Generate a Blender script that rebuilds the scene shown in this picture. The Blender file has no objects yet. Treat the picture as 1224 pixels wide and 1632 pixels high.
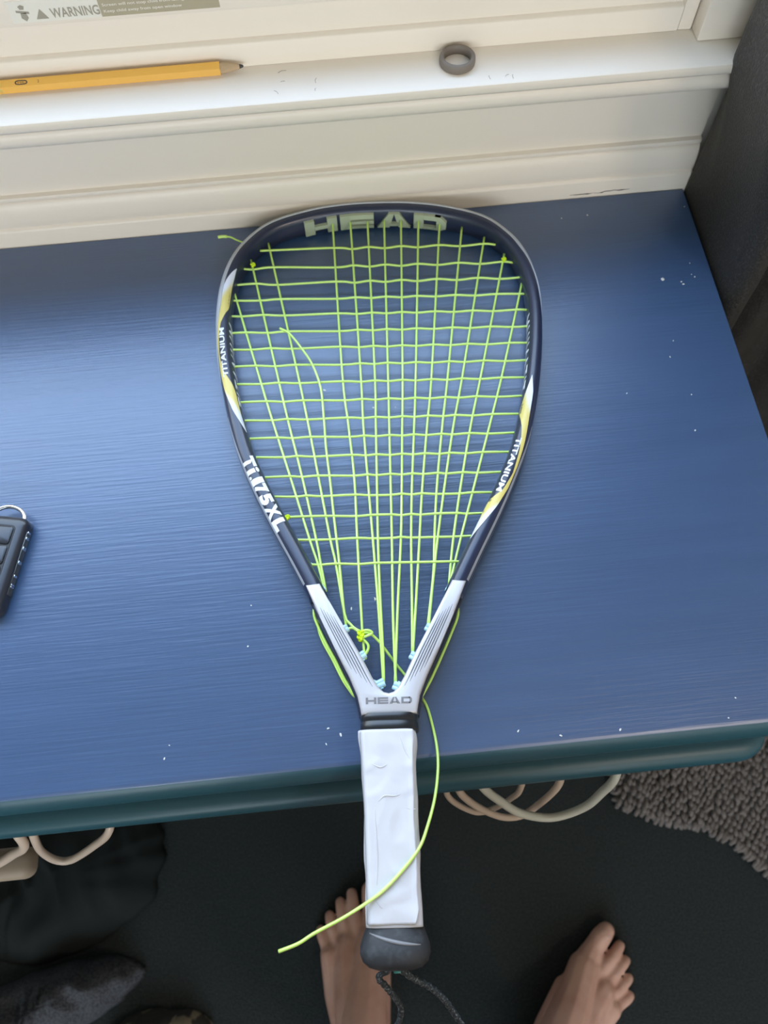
import bpy, bmesh, math, random
from mathutils import Vector, Matrix, noise

SC = bpy.context.scene
COL = SC.collection
random.seed(7)

# ------------------------------------------------------------------ camera
cam = bpy.data.cameras.new('camera')
cam_o = bpy.data.objects.new('camera', cam)
COL.objects.link(cam_o)
cam.sensor_fit = 'VERTICAL'
cam.sensor_height = 36.0
cam.sensor_width = 27.0
cam.lens = 36.0 * 1226.0 / 1632.0
cam.clip_start = 0.01
_pitch, _roll, _yaw = 1.15665, -0.045641, 0.055378
_f = Vector((math.sin(_yaw) * math.cos(_pitch), math.cos(_yaw) * math.cos(_pitch), -math.sin(_pitch)))
_r0 = Vector((math.cos(_yaw), -math.sin(_yaw), 0))
_u0 = _r0.cross(_f)
_r = math.cos(_roll) * _r0 + math.sin(_roll) * _u0
_u = -math.sin(_roll) * _r0 + math.cos(_roll) * _u0
m = Matrix((_r, _u, -_f)).transposed().to_4x4()
m.translation = Vector((-0.30086, -0.50027, 0.5052))
cam_o.matrix_world = m
cam.dof.use_dof = True
cam.dof.focus_distance = 0.50
cam.dof.aperture_fstop = 9.0
SC.camera = cam_o

# ------------------------------------------------------------------ world, exposure
SC.view_settings.view_transform = 'Standard'
SC.view_settings.look = 'None'
SC.view_settings.gamma = 1.0
SC.view_settings.use_curve_mapping = False
SC.view_settings.exposure = -0.02
W = bpy.data.worlds.new('overcast_sky')
SC.world = W
W.use_nodes = True
nt = W.node_tree
nt.nodes.clear()
wo = nt.nodes.new('ShaderNodeOutputWorld')
bg = nt.nodes.new('ShaderNodeBackground')
tc = nt.nodes.new('ShaderNodeTexCoord')
sx = nt.nodes.new('ShaderNodeSeparateXYZ')
rp = nt.nodes.new('ShaderNodeValToRGB')
mr = nt.nodes.new('ShaderNodeMapRange')
mr.inputs[1].default_value = -1
mr.inputs[2].default_value = 1
nt.links.new(tc.outputs['Generated'], sx.inputs[0])
nt.links.new(sx.outputs[2], mr.inputs[0])
nt.links.new(mr.outputs[0], rp.inputs[0])
rp.color_ramp.elements[0].position = 0.48
rp.color_ramp.elements[0].color = (0.16, 0.18, 0.14, 1)
rp.color_ramp.elements[1].position = 0.53
rp.color_ramp.elements[1].color = (0.96, 0.97, 1.0, 1)
e_ = rp.color_ramp.elements.new(0.80)
e_.color = (0.72, 0.84, 1.0, 1)
e_ = rp.color_ramp.elements.new(1.0)
e_.color = (0.40, 0.60, 1.0, 1)
nt.links.new(rp.outputs[0], bg.inputs[0])
bg.inputs[1].default_value = 7.6
nt.links.new(bg.outputs[0], wo.inputs[0])
# portal that only guides light sampling through the window opening
pl = bpy.data.lights.new('window_portal', 'AREA')
pl.shape = 'RECTANGLE'
pl.size = 1.40
pl.size_y = 1.36
pl.cycles.is_portal = True
plo = bpy.data.objects.new('window_portal', pl)
plo.location = (-0.74, 0.05, 0.88)
plo.rotation_euler = (-math.pi / 2, 0, 0)
COL.objects.link(plo)


cl = bpy.data.lights.new('added_warm_fill', 'AREA')  # unseen warm fill light, added to brighten the trim and feet
cl.shape = 'DISK'
cl.size = 0.5
cl.energy = 22.0
cl.color = (1.0, 0.86, 0.72)
clo = bpy.data.objects.new('added_warm_fill', cl)
clo.location = (0.80, -2.2, 1.86)
COL.objects.link(clo)
pl2 = bpy.data.lights.new('added_rear_window_portal', 'AREA')  # sampling portal for the added rear window
pl2.shape = 'RECTANGLE'
pl2.size = 2.36
pl2.size_y = 1.41
pl2.cycles.is_portal = True
plo2 = bpy.data.objects.new('added_rear_window_portal', pl2)
plo2.location = (-0.65, -2.99, 0.775)
plo2.rotation_euler = (math.pi / 2, 0, 0)
COL.objects.link(plo2)


# ------------------------------------------------------------------ materials
def mat(name, col, rough=0.5, metal=0.0, spec=0.5, coat=0.0, bump=None, vary=None, sheen=0.0, trans=0.0,
        attr=None, sss=0.0, coat_rough=0.05):
    """bump=(scale vec, strength, distance, detail); vary=(scale vec, colour2, low, high)"""
    M = bpy.data.materials.new(name)
    M.use_nodes = True
    n = M.node_tree
    b = n.nodes['Principled BSDF']
    b.inputs['Base Color'].default_value = (*col, 1)
    b.inputs['Roughness'].default_value = rough
    b.inputs['Metallic'].default_value = metal
    b.inputs['Specular IOR Level'].default_value = spec
    b.inputs['Coat Weight'].default_value = coat
    b.inputs['Coat Roughness'].default_value = coat_rough
    b.inputs['Sheen Weight'].default_value = sheen
    b.inputs['Transmission Weight'].default_value = trans
    if sss:
        b.inputs['Subsurface Weight'].default_value = sss
        b.inputs['Subsurface Radius'].default_value = (0.008, 0.004, 0.002)
        b.inputs['Subsurface Scale'].default_value = 1.0
    tcn = n.nodes.new('ShaderNodeTexCoord')

    def tex(scale, detail=3.0, rough_=0.55):
        mp = n.nodes.new('ShaderNodeMapping')
        mp.inputs['Scale'].default_value = scale
        n.links.new(tcn.outputs['Object'], mp.inputs[0])
        t = n.nodes.new('ShaderNodeTexNoise')
        t.inputs['Scale'].default_value = 1.0
        t.inputs['Detail'].default_value = detail
        t.inputs['Roughness'].default_value = rough_
        n.links.new(mp.outputs[0], t.inputs['Vector'])
        return t
    if vary:
        t = tex(vary[0])
        r = n.nodes.new('ShaderNodeValToRGB')
        r.color_ramp.elements[0].position = vary[2]
        r.color_ramp.elements[1].position = vary[3]
        r.color_ramp.elements[0].color = (*col, 1)
        r.color_ramp.elements[1].color = (*vary[1], 1)
        n.links.new(t.outputs['Fac'], r.inputs[0])
        n.links.new(r.outputs[0], b.inputs['Base Color'])
    if attr:
        a = n.nodes.new('ShaderNodeAttribute')
        a.attribute_name = attr
        n.links.new(a.outputs['Color'], b.inputs['Base Color'])
    if bump:
        t = tex(bump[0], bump[3] if len(bump) > 3 else 3.0)
        bp = n.nodes.new('ShaderNodeBump')
        bp.inputs['Strength'].default_value = bump[1]
        bp.inputs['Distance'].default_value = bump[2]
        n.links.new(t.outputs['Fac'], bp.inputs['Height'])
        n.links.new(bp.outputs[0], b.inputs['Normal'])
    return M


def glass_mat():
    M = bpy.data.materials.new('window_glass')
    M.use_nodes = True
    n = M.node_tree
    n.nodes.clear()
    o = n.nodes.new('ShaderNodeOutputMaterial')
    mx = n.nodes.new('ShaderNodeMixShader')
    tr = n.nodes.new('ShaderNodeBsdfTransparent')
    gl = n.nodes.new('ShaderNodeBsdfGlossy')
    gl.inputs['Roughness'].default_value = 0.02
    lw = n.nodes.new('ShaderNodeLayerWeight')
    lw.inputs['Blend'].default_value = 0.5
    pw = n.nodes.new('ShaderNodeMath')
    pw.operation = 'POWER'
    pw.inputs[1].default_value = 5.0
    n.links.new(lw.outputs['Facing'], pw.inputs[0])
    fr = n.nodes.new('ShaderNodeMath')
    fr.operation = 'MULTIPLY_ADD'
    fr.inputs[1].default_value = 0.45
    fr.inputs[2].default_value = 0.03
    n.links.new(pw.outputs[0], fr.inputs[0])
    tr.inputs[0].default_value = (0.96, 0.98, 0.97, 1)
    n.links.new(fr.outputs[0], mx.inputs[0])
    n.links.new(tr.outputs[0], mx.inputs[1])
    n.links.new(gl.outputs[0], mx.inputs[2])
    n.links.new(mx.outputs[0], o.inputs[0])
    return M


M_desk = mat('navy_desk_paint', (0.029, 0.073, 0.178), 0.37, spec=1.0, coat=0.65, coat_rough=0.42, bump=((20, 520, 20), 0.45, 0.0006, 3.0),
             vary=((5, 60, 5), (0.035, 0.084, 0.20), 0.35, 0.7))
M_tray = mat('navy_paint_teal_cast', (0.018, 0.078, 0.108), 0.42, bump=((8, 200, 200), 0.2, 0.0005))  # navy paint with the teal reflection cast put into its colour
M_trim = mat('white_trim_paint', (0.77, 0.70, 0.615), 0.38, bump=((6, 90, 90), 0.12, 0.0005))
M_vinyl = mat('white_sash_vinyl', (0.82, 0.745, 0.655), 0.42)
M_wall = mat('warm_white_wall_paint', (0.68, 0.65, 0.60), 0.8, bump=((60, 60, 60), 0.2, 0.001))
M_ceil = mat('ceiling_paint', (0.75, 0.74, 0.72), 0.9)
M_floor = mat('charcoal_carpet', (0.022, 0.027, 0.028), 0.95, spec=0.1, bump=((500, 500, 500), 0.8, 0.003),
              vary=((350, 350, 350), (0.036, 0.042, 0.043), 0.4, 0.7))
M_glass = glass_mat()
M_curtain = mat('charcoal_curtain_cloth', (0.021, 0.0185, 0.0160), 0.55, spec=0.5,
                bump=((1000, 1000, 700), 1.0, 0.0010, 2.0),
                vary=((800, 800, 420), (0.075, 0.068, 0.060), 0.50, 0.74))
M_navy = mat('navy_gloss_lacquer', (0.020, 0.027, 0.060), 0.30, coat=0.25, coat_rough=0.2)
M_guard = mat('smoky_clear_bumper', (0.50, 0.53, 0.58), 0.36, spec=0.7)
M_silver = mat('brushed_silver_lacquer', (0.55, 0.53, 0.555), 0.40, metal=0.25, bump=((200, 200, 200), 0.05, 0.0002))
M_skyref = mat('grey_sky_reflection', (0.50, 0.52, 0.56), 0.35, metal=0.3)  # light grey that stands in for sky reflected by the frame
M_white = mat('white_print', (0.82, 0.83, 0.88), 0.4)
M_greyp = mat('grey_print', (0.20, 0.19, 0.20), 0.45)
M_darkp = mat('dark_pinstripe', (0.10, 0.095, 0.10), 0.4)
M_decal = mat('swoosh_print', (0.8, 0.8, 0.8), 0.35, attr='Col')
M_string = mat('neon_string', (0.60, 0.88, 0.17), 0.30, spec=0.8, coat=0.6)
M_knot = mat('neon_string_knot', (0.66, 0.88, 0.015), 0.35)
M_grom = mat('pale_blue_grommet', (0.50, 0.74, 0.80), 0.3)
M_tiplet = mat('pale_green_clear_plastic', (0.40, 0.46, 0.33), 0.35)
M_black = mat('black_rubber', (0.012, 0.013, 0.016), 0.33, coat=0.2, coat_rough=0.25)
M_butt = mat('dusty_black_rubber', (0.026, 0.028, 0.034), 0.62, vary=((160, 160, 160), (0.055, 0.06, 0.07), 0.5, 0.75))
M_seam = mat('pale_rubber_seam', (0.22, 0.22, 0.24), 0.45)
M_grip = mat('white_grip_wrap', (0.61, 0.60, 0.645), 0.55, bump=((90, 40, 90), 0.25, 0.0012, 4.0))
M_cord = mat('black_braided_cord', (0.020, 0.028, 0.036), 0.5, vary=((900, 900, 900), (0.22, 0.26, 0.31), 0.57, 0.63),
             bump=((900, 900, 900), 0.8, 0.0008))
M_teal = mat('teal_plastic', (0.05, 0.30, 0.30), 0.4)
M_pyel = mat('pencil_yellow_lacquer', (0.80, 0.44, 0.08), 0.35, coat=0.3)
M_wood = mat('pencil_cedar', (0.52, 0.38, 0.24), 0.7, vary=((30, 300, 300), (0.42, 0.30, 0.18), 0.4, 0.7))
M_lead = mat('graphite', (0.05, 0.05, 0.055), 0.4, metal=0.3)
M_brass = mat('brass_ferrule', (0.75, 0.62, 0.22), 0.3, metal=0.9)
M_eras = mat('pink_eraser', (0.7, 0.3, 0.28), 0.8)
M_pprint = mat('pencil_dark_print', (0.10, 0.06, 0.035), 0.5)
M_ring = mat('grey_silicone', (0.19, 0.16, 0.135), 0.55)
M_lab = mat('warning_label_paper', (0.80, 0.77, 0.70), 0.5)
M_labt = mat('warning_label_tan_print', (0.42, 0.37, 0.26), 0.5)
M_labd = mat('warning_label_grey_print', (0.36, 0.33, 0.27), 0.5)
M_fob = mat('black_fob_plastic', (0.020, 0.022, 0.030), 0.30, spec=0.6)
M_fobg = mat('dark_fob_groove', (0.006, 0.006, 0.008), 0.5)
M_chrome = mat('polished_steel', (0.75, 0.76, 0.80), 0.12, metal=1.0)
M_blade = mat('fob_key_blade', (0.16, 0.16, 0.14), 0.3, metal=0.8)
M_cable = mat('cream_cable', (0.55, 0.44, 0.36), 0.45)
M_cablew = mat('pale_cable', (0.52, 0.52, 0.46), 0.4)
M_tan = mat('tan_plastic', (0.34, 0.26, 0.19), 0.6)
M_rug = mat('taupe_chenille', (0.110, 0.094, 0.088), 0.9, sheen=0.3, vary=((120, 120, 120), (0.16, 0.138, 0.13), 0.35, 0.7))
M_skin = mat('skin', (0.54, 0.33, 0.265), 0.5, sss=0.12, vary=((28, 28, 28), (0.46, 0.255, 0.20), 0.42, 0.68),
             bump=((220, 220, 220), 0.12, 0.0006))
M_nail = mat('toenail', (0.52, 0.34, 0.29), 0.3)
M_short = mat('dark_shorts_cloth', (0.02, 0.022, 0.026), 0.9)
M_gblk = mat('black_cotton', (0.016, 0.019, 0.019), 0.95, spec=0.1, bump=((300, 300, 300), 0.4, 0.001))
M_ggry = mat('heather_grey_jersey', (0.075, 0.078, 0.088), 0.95, spec=0.1, vary=((420, 420, 420), (0.035, 0.037, 0.044), 0.4, 0.6),
             bump=((350, 350, 350), 0.5, 0.001))
M_gtan = mat('patterned_tan_cloth', (0.20, 0.165, 0.115), 0.95, vary=((26, 26, 26), (0.03, 0.028, 0.026), 0.46, 0.5))
M_chip = mat('pale_paint_chip', (0.72, 0.72, 0.70), 0.6)
M_scuff = mat('dark_scuff', (0.05, 0.045, 0.045), 0.6)


# ------------------------------------------------------------------ helpers
def link(name, bm, material, parent=None, smooth=False, mats=None):
    me = bpy.data.meshes.new(name)
    bmesh.ops.recalc_face_normals(bm, faces=bm.faces[:])
    bm.to_mesh(me)
    bm.free()
    if smooth:
        me.polygons.foreach_set('use_smooth', [True] * len(me.polygons))
        if smooth != 'all':
            me.set_sharp_from_angle(angle=math.radians(42))
    for mm in ([material] if mats is None else mats):
        me.materials.append(mm)
    o = bpy.data.objects.new(name, me)
    COL.objects.link(o)
    if parent is not None:
        o.parent = parent
    return o


def empty(name, loc=(0, 0, 0), rz=0.0):
    o = bpy.data.objects.new(name, None)
    o.empty_display_size = 0.05
    o.location = loc
    o.rotation_euler = (0, 0, rz)
    COL.objects.link(o)
    return o


def tag(o, label, cat, group=None):
    o['label'] = label
    o['category'] = cat
    if group:
        o['group'] = group
    return o


def struct(o):
    o['kind'] = 'structure'
    return o


def box(bm, x0, x1, y0, y1, z0, z1, bev=0.0, seg=2):
    r = bmesh.ops.create_cube(bm, size=1.0)
    vs = r['verts']
    for v in vs:
        v.co = Vector((x0 + (v.co.x + .5) * (x1 - x0), y0 + (v.co.y + .5) * (y1 - y0), z0 + (v.co.z + .5) * (z1 - z0)))
    if bev:
        es = list({e for v in vs for e in v.link_edges})
        bmesh.ops.bevel(bm, geom=es, offset=bev, segments=seg, affect='EDGES', profile=0.5)


def prism_x(bm, prof, x0, x1):
    """extrude a (y,z) outline along x"""
    a = [bm.verts.new((x0, y, z)) for y, z in prof]
    b = [bm.verts.new((x1, y, z)) for y, z in prof]
    n = len(prof)
    for i in range(n):
        j = (i + 1) % n
        bm.faces.new((a[i], a[j], b[j], b[i]))
    bm.faces.new(a)
    bm.faces.new(b[::-1])


def plate(bm, pts, z0, z1, bev=0.0, seg=3):
    """extrude an (x,y) outline from z0 to z1 and round its rims"""
    a = [bm.verts.new((x, y, z0)) for x, y in pts]
    f = bm.faces.new(a)
    r = bmesh.ops.extrude_face_region(bm, geom=[f])
    top = [v for v in r['geom'] if isinstance(v, bmesh.types.BMVert)]
    for v in top:
        v.co.z = z1
    if bev:
        tset = set(top)
        es = [e for v in top for e in v.link_edges if all(w in tset for w in e.verts)]
        bset = set(a)
        es += [e for v in a for e in v.link_edges if all(w in bset for w in e.verts)]
        bmesh.ops.bevel(bm, geom=list(set(es)), offset=bev, segments=seg, affect='EDGES', profile=0.5)


def catmull(pts, n):
    """resample a polyline smoothly with n points"""
    P = [Vector(p) for p in pts]
    if len(P) < 3:
        return [P[0].lerp(P[-1], i / (n - 1)) for i in range(n)]
    E = [P[0] * 2 - P[1]] + P + [P[-1] * 2 - P[-2]]
    L = [0]
    for i in range(1, len(P)):
        L.append(L[-1] + (P[i] - P[i - 1]).length)
    out = []
    k = 0
    for i in range(n):
        s = L[-1] * i / (n - 1)
        while k < len(P) - 2 and s > L[k + 1]:
            k += 1
        t = (s - L[k]) / max(1e-9, L[k + 1] - L[k])
        a, b, c, d = E[k], E[k + 1], E[k + 2], E[k + 3]
        out.append(0.5 * (2 * b + (c - a) * t + (2 * a - 5 * b + 4 * c - d) * t * t + (3 * b - a - 3 * c + d) * t ** 3))
    return out


def tube(bm, path, r, sides=8, cap=True):
    P = [Vector(p) for p in path]
    n = len(P)
    rr = r if hasattr(r, '__len__') else [r] * n
    up = Vector((0, 0, 1))
    rings = []
    prev = None
    for i in range(n):
        t = (P[min(i + 1, n - 1)] - P[max(i - 1, 0)]).normalized()
        if prev is None:
            a = t.cross(up)
            if a.length < 1e-3:
                a = t.cross(Vector((1, 0, 0)))
        else:
            a = prev - t * prev.dot(t)
        a.normalize()
        prev = a
        b = t.cross(a)
        rings.append([bm.verts.new(P[i] + rr[i] * (math.cos(2 * math.pi * k / sides) * a + math.sin(2 * math.pi * k / sides) * b))
                      for k in range(sides)])
    for i in range(n - 1):
        for k in range(sides):
            j = (k + 1) % sides
            bm.faces.new((rings[i][k], rings[i][j], rings[i + 1][j], rings[i + 1][k]))
    if cap:
        bm.faces.new(rings[0][::-1])
        bm.faces.new(rings[-1])


def loft(bm, rings, cap=True, closed=False):
    V = [[bm.verts.new(p) for p in r] for r in rings]
    n = len(V[0])
    for i in range(len(V) if closed else len(V) - 1):
        i2 = (i + 1) % len(V)
        for k in range(n):
            j = (k + 1) % n
            bm.faces.new((V[i][k], V[i][j], V[i2][j], V[i2][k]))
    if cap and not closed:
        bm.faces.new(V[0][::-1])
        bm.faces.new(V[-1])
    return V


def ball(bm, c, r, sub=2, scale=(1, 1, 1), rot=None):
    res = bmesh.ops.create_icosphere(bm, subdivisions=sub, radius=r)
    for v in res['verts']:
        q = Vector((v.co.x * scale[0], v.co.y * scale[1], v.co.z * scale[2]))
        if rot is not None:
            q = rot @ q
        v.co = q + Vector(c)


def text_bm(s, width, height, extrude=0.0, bold=0.0, mapf=None, cuts=0, shear=0.0, space=1.0):
    """letters as a mesh fitted to width x height, then mapped by mapf(x, y, z)"""
    cu = bpy.data.curves.new('lettering', 'FONT')
    cu.body = s
    cu.size = 1.0
    cu.offset = bold
    cu.extrude = 0.0
    cu.shear = shear
    cu.space_character = space
    cu.resolution_u = 3
    to = bpy.data.objects.new('lettering', cu)
    COL.objects.link(to)
    dg = bpy.context.evaluated_depsgraph_get()
    me = bpy.data.meshes.new_from_object(to.evaluated_get(dg))
    bpy.data.objects.remove(to)
    bpy.data.curves.remove(cu)
    bm = bmesh.new()
    bm.from_mesh(me)
    bpy.data.meshes.remove(me)
    xs = [v.co.x for v in bm.verts]
    ys = [v.co.y for v in bm.verts]
    x0, x1, y0, y1 = min(xs), max(xs), min(ys), max(ys)
    for v in bm.verts:
        v.co = Vector(((v.co.x - x0) / (x1 - x0) * width, (v.co.y - y0) / (y1 - y0) * height, 0))
    if cuts:
        bmesh.ops.triangulate(bm, faces=bm.faces[:])
        for _ in range(cuts):
            lim = width / 40
            es = [e for e in bm.edges if e.calc_length() > lim]
            if es:
                bmesh.ops.subdivide_edges(bm, edges=es, cuts=1)
                bmesh.ops.triangulate(bm, faces=bm.faces[:])
    if extrude:
        r = bmesh.ops.extrude_face_region(bm, geom=bm.faces[:])
        for g in r['geom']:
            if isinstance(g, bmesh.types.BMVert):
                g.co.z = extrude
    if mapf:
        for v in bm.verts:
            v.co = Vector(mapf(v.co.x, v.co.y, v.co.z))
    return bm


def block_letters(word, width, height, depth=0.0, mapf=None, stroke=0.24, gap=0.10):
    """wide square-cut capitals H E A D from bars"""
    bm = bmesh.new()
    n = len(word)
    lw = width / (n + gap * (n - 1))
    T = lw * stroke
    hb = height * 0.26

    def quad(p):
        sub = []
        (ax, ay), (bx, by), (cx, cy), (dx, dy) = p
        N = max(1, int(max(abs(bx - ax), abs(cx - dx)) / (width / 24)))
        for i in range(N):
            t0, t1 = i / N, (i + 1) / N
            sub.append(((ax + (bx - ax) * t0, ay + (by - ay) * t0), (ax + (bx - ax) * t1, ay + (by - ay) * t1),
                        (dx + (cx - dx) * t1, dy + (cy - dy) * t1), (dx + (cx - dx) * t0, dy + (cy - dy) * t0)))
        for q in sub:
            lo = [bm.verts.new((x, y, 0)) for x, y in q]
            if depth:
                hi = [bm.verts.new((x, y, depth)) for x, y in q]
                bm.faces.new(hi)
                for i in range(4):
                    j = (i + 1) % 4
                    bm.faces.new((lo[i], lo[j], hi[j], hi[i]))
            bm.faces.new(lo[::-1])

    def rect(x0, x1, y0, y1):
        quad([(x0, y0), (x1, y0), (x1, y1), (x0, y1)])
    h = height
    for i, ch in enumerate(word):
        o = i * lw * (1 + gap)
        if ch == 'H':
            rect(o, o + T, 0, h)
            rect(o + lw - T, o + lw, 0, h)
            rect(o + T, o + lw - T, h / 2 - hb / 2, h / 2 + hb / 2)
        elif ch == 'E':
            rect(o, o + T, 0, h)
            for yb in (0, h / 2 - hb * .4, h - hb):
                rect(o + T, o + lw, yb, yb + (hb * .8 if 0 < yb < h - hb else hb))
        elif ch == 'A':
            quad([(o, 0), (o + T * 1.2, 0), (o + lw * .5, h), (o + lw * .34, h)])
            quad([(o + lw - T * 1.2, 0), (o + lw, 0), (o + lw * .66, h), (o + lw * .5, h)])
            rect(o + T * 1.2, o + lw - T * 1.2, h * .14, h * .14 + hb * .8)
        elif ch == 'D':
            rect(o, o + T, 0, h)
            rect(o + T, o + lw * .82, 0, hb)
            rect(o + T, o + lw * .82, h - hb, h)
            quad([(o + lw - T, hb), (o + lw, hb), (o + lw, h - hb), (o + lw - T, h - hb)])
            quad([(o + lw * .82, 0), (o + lw, hb), (o + lw - T, hb), (o + lw * .82 - T * .6, 0)])
            quad([(o + lw * .82 - T * .6, h), (o + lw - T, h - hb), (o + lw, h - hb), (o + lw * .82, h)])
    if mapf:
        for v in bm.verts:
            v.co = Vector(mapf(v.co.x, v.co.y, v.co.z))
    return bm


def interp(tab, x):
    if x <= tab[0][0]:
        return tab[0][1]
    for (a, b), (c, d) in zip(tab, tab[1:]):
        if x <= c:
            return b + (d - b) * (x - a) / (c - a)
    return tab[-1][1]


# ------------------------------------------------------------------ the room
FZ = -0.70
bm = bmesh.new(); box(bm, -2.6, 1.3, -3.0, 0.16, FZ - 0.1, FZ)
struct(link('floor', bm, M_floor))
bm = bmesh.new(); box(bm, -2.6, 1.3, -3.0, 0.16, 1.90, 2.0)
struct(link('ceiling', bm, M_ceil))
WX0, WX1, WZ0, WZ1 = -1.45, -0.0394, 0.135, 1.56
bm = bmesh.new()
box(bm, -2.6, 1.3, 0.016, 0.075, FZ, 0.11)
box(bm, -2.6, 1.3, 0.016, 0.075, WZ1, 1.90)
box(bm, -2.6, WX0 - 0.005, 0.016, 0.075, 0.11, WZ1)
box(bm, WX1 + 0.03, 1.3, 0.016, 0.075, 0.11, WZ1)
struct(link('wall_back', bm, M_wall))
bm = bmesh.new(); box(bm, 1.3, 1.4, -3.0, 0.16, FZ, 1.90)
struct(link('wall_right', bm, M_wall))
bm = bmesh.new(); box(bm, -2.7, -2.6, -3.0, 0.16, FZ, 1.90)
struct(link('wall_left', bm, M_wall))
RX0, RX1, RZ0, RZ1 = -1.85, 0.55, 0.05, 1.50  # opening for the added rear window
bm = bmesh.new()
box(bm, -2.6, RX0, -3.08, -3.0, FZ, 1.90)
box(bm, RX1, 1.3, -3.08, -3.0, FZ, 1.90)
box(bm, RX0, RX1, -3.08, -3.0, FZ, RZ0)
box(bm, RX0, RX1, -3.08, -3.0, RZ1, 1.90)
struct(link('wall_front', bm, M_wall))
win2 = struct(empty('added_rear_window', (0, 0, 0)))  # unseen window, added behind the camera to light the apron and desk front
for x0, x1, z0, z1 in ((RX0, RX0 + 0.05, RZ0, RZ1), (RX1 - 0.05, RX1, RZ0, RZ1), (RX0 + 0.05, RX1 - 0.05, RZ0, RZ0 + 0.05), (RX0 + 0.05, RX1 - 0.05, RZ1 - 0.05, RZ1)):
    bm = bmesh.new(); box(bm, x0, x1, -3.06, -3.01, z0, z1, 0.002)
    struct(link('window_frame', bm, M_vinyl, win2))
bm = bmesh.new(); box(bm, RX0 + 0.045, RX1 - 0.045, -3.04, -3.036, RZ0 + 0.045, RZ1 - 0.045)
struct(link('glass_pane', bm, M_glass, win2))

# moulded apron under the sill
bm = bmesh.new()
prof = [(0.016, -0.03), (0.0008, -0.03), (0.0008, 0.0150), (0.0016, 0.0168), (0.0034, 0.0180), (0.0028, 0.0200)]
prof += [(0.0028 + 0.0070 * (1 - math.cos(t * math.pi / 2 / 8)), 0.0205 + 0.0205 * math.sin(t * math.pi / 2 / 8)) for t in range(1, 9)]
prof += [(0.0075, 0.0412), (0.0070, 0.0430), (0.0076, 0.0446), (0.0115, 0.0452), (0.0115, 0.0905), (0.0085, 0.0915), (0.0080, 0.0950)]
prof += [(0.0080 - 0.0200 * (1 - math.cos(t * math.pi / 2 / 8)), 0.0955 + 0.0150 * math.sin(t * math.pi / 2 / 8)) for t in range(1, 9)]
prof += [(-0.0120, 0.1120), (-0.0160, 0.1125)]
prof += [(-0.0160 - 0.0085 * math.sin(t * math.pi / 8), 0.1210 - 0.0085 * math.cos(t * math.pi / 8)) for t in range(1, 9)]
prof += [(-0.0150, 0.1310), (0.016, 0.1310)]
prism_x(bm, prof, -1.62, 0.0030)
trim = struct(link('trim_1', bm, M_trim, smooth=True))
for xs, amp in (((-0.100, -0.080), 0.0008), ((-0.079, -0.048), 0.0010)):
    bm = bmesh.new()
    N = 14
    top, bot = [], []
    for i in range(N):
        x = xs[0] + (xs[1] - xs[0]) * i / (N - 1)
        zc = 0.0035 + amp * noise.noise(Vector((x * 220, 3, 1))) + (0.0012 if x > -0.07 else 0)
        w = 0.00045 * (0.5 + abs(noise.noise(Vector((x * 300, 0, 5))))) * (1.4 if 2 < i < N - 2 else 0.6)
        top.append(bm.verts.new((x, 0.0006, zc + w)))
        bot.append(bm.verts.new((x, 0.0006, zc - w)))
    for i in range(N - 1):
        bm.faces.new((bot[i], bot[i + 1], top[i + 1], top[i]))
    link('scuff_mark', bm, M_scuff, trim)

# the sill board
bm = bmesh.new()
prof = [(0.10, 0.1312), (-0.027, 0.1312), (-0.0292, 0.1322), (-0.0300, 0.1340), (-0.0300, 0.1372), (-0.0293, 0.1390), (-0.0272, 0.14),
        (0.10, 0.14)]
prism_x(bm, prof, -1.66, -0.0040)
struct(link('trim_2', bm, M_trim, smooth=True))
# side casing of the window
bm = bmesh.new(); box(bm, WX1, 0.11, -0.005, 0.0155, 0.1402, 1.62, 0.0015, 2)
struct(link('trim_3', bm, M_trim, smooth=True))
bm = bmesh.new(); box(bm, -1.57, WX0, -0.005, 0.0155, 0.1402, 1.62, 0.0015, 2)
struct(link('trim_4', bm, M_trim, smooth=True))
bm = bmesh.new(); box(bm, -1.57, 0.11, -0.006, 0.0155, 1.62, 1.72, 0.0015, 2)
struct(link('trim_5', bm, M_trim, smooth=True))

# the window unit
win = struct(empty('window_1', (0, 0, 0)))
bm = bmesh.new()
prof = [(0.07, 0.1402), (0.0085, 0.1402), (0.0085, 0.1560), (0.0095, 0.1572), (0.0130, 0.1580), (0.0140, 0.1770), (0.0125, 0.1785),
        (0.0095, 0.1795), (0.0090, 0.1810), (0.0090, 0.1985), (0.0105, 0.2005), (0.020, 0.2040), (0.036, 0.2040), (0.040, 0.1900), (0.07, 0.1800)]
prism_x(bm, prof, WX0, -0.0500)
struct(link('bottom_rail', bm, M_vinyl, win, smooth=True))
bm = bmesh.new(); box(bm, -0.0499, WX1 - 0.0004, 0.0082, 0.036, 0.1402, WZ1, 0.0012, 2)
struct(link('sash_stile', bm, M_vinyl, win, smooth=True))
bm = bmesh.new(); box(bm, WX0, WX0 + 0.05, 0.0102, 0.036, 0.2045, WZ1, 0.0012, 2)
struct(link('sash_stile', bm, M_vinyl, win, smooth=True))
bm = bmesh.new(); box(bm, WX0 + 0.0501, -0.0505, 0.012, 0.036, WZ1 - 0.05, WZ1, 0.0012, 2)
struct(link('top_rail', bm, M_vinyl, win, smooth=True))
bm = bmesh.new(); box(bm, WX0 + 0.045, -0.047, 0.026, 0.030, 0.2035, WZ1 - 0.045)
struct(link('glass_pane', bm, M_glass, win))
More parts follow.
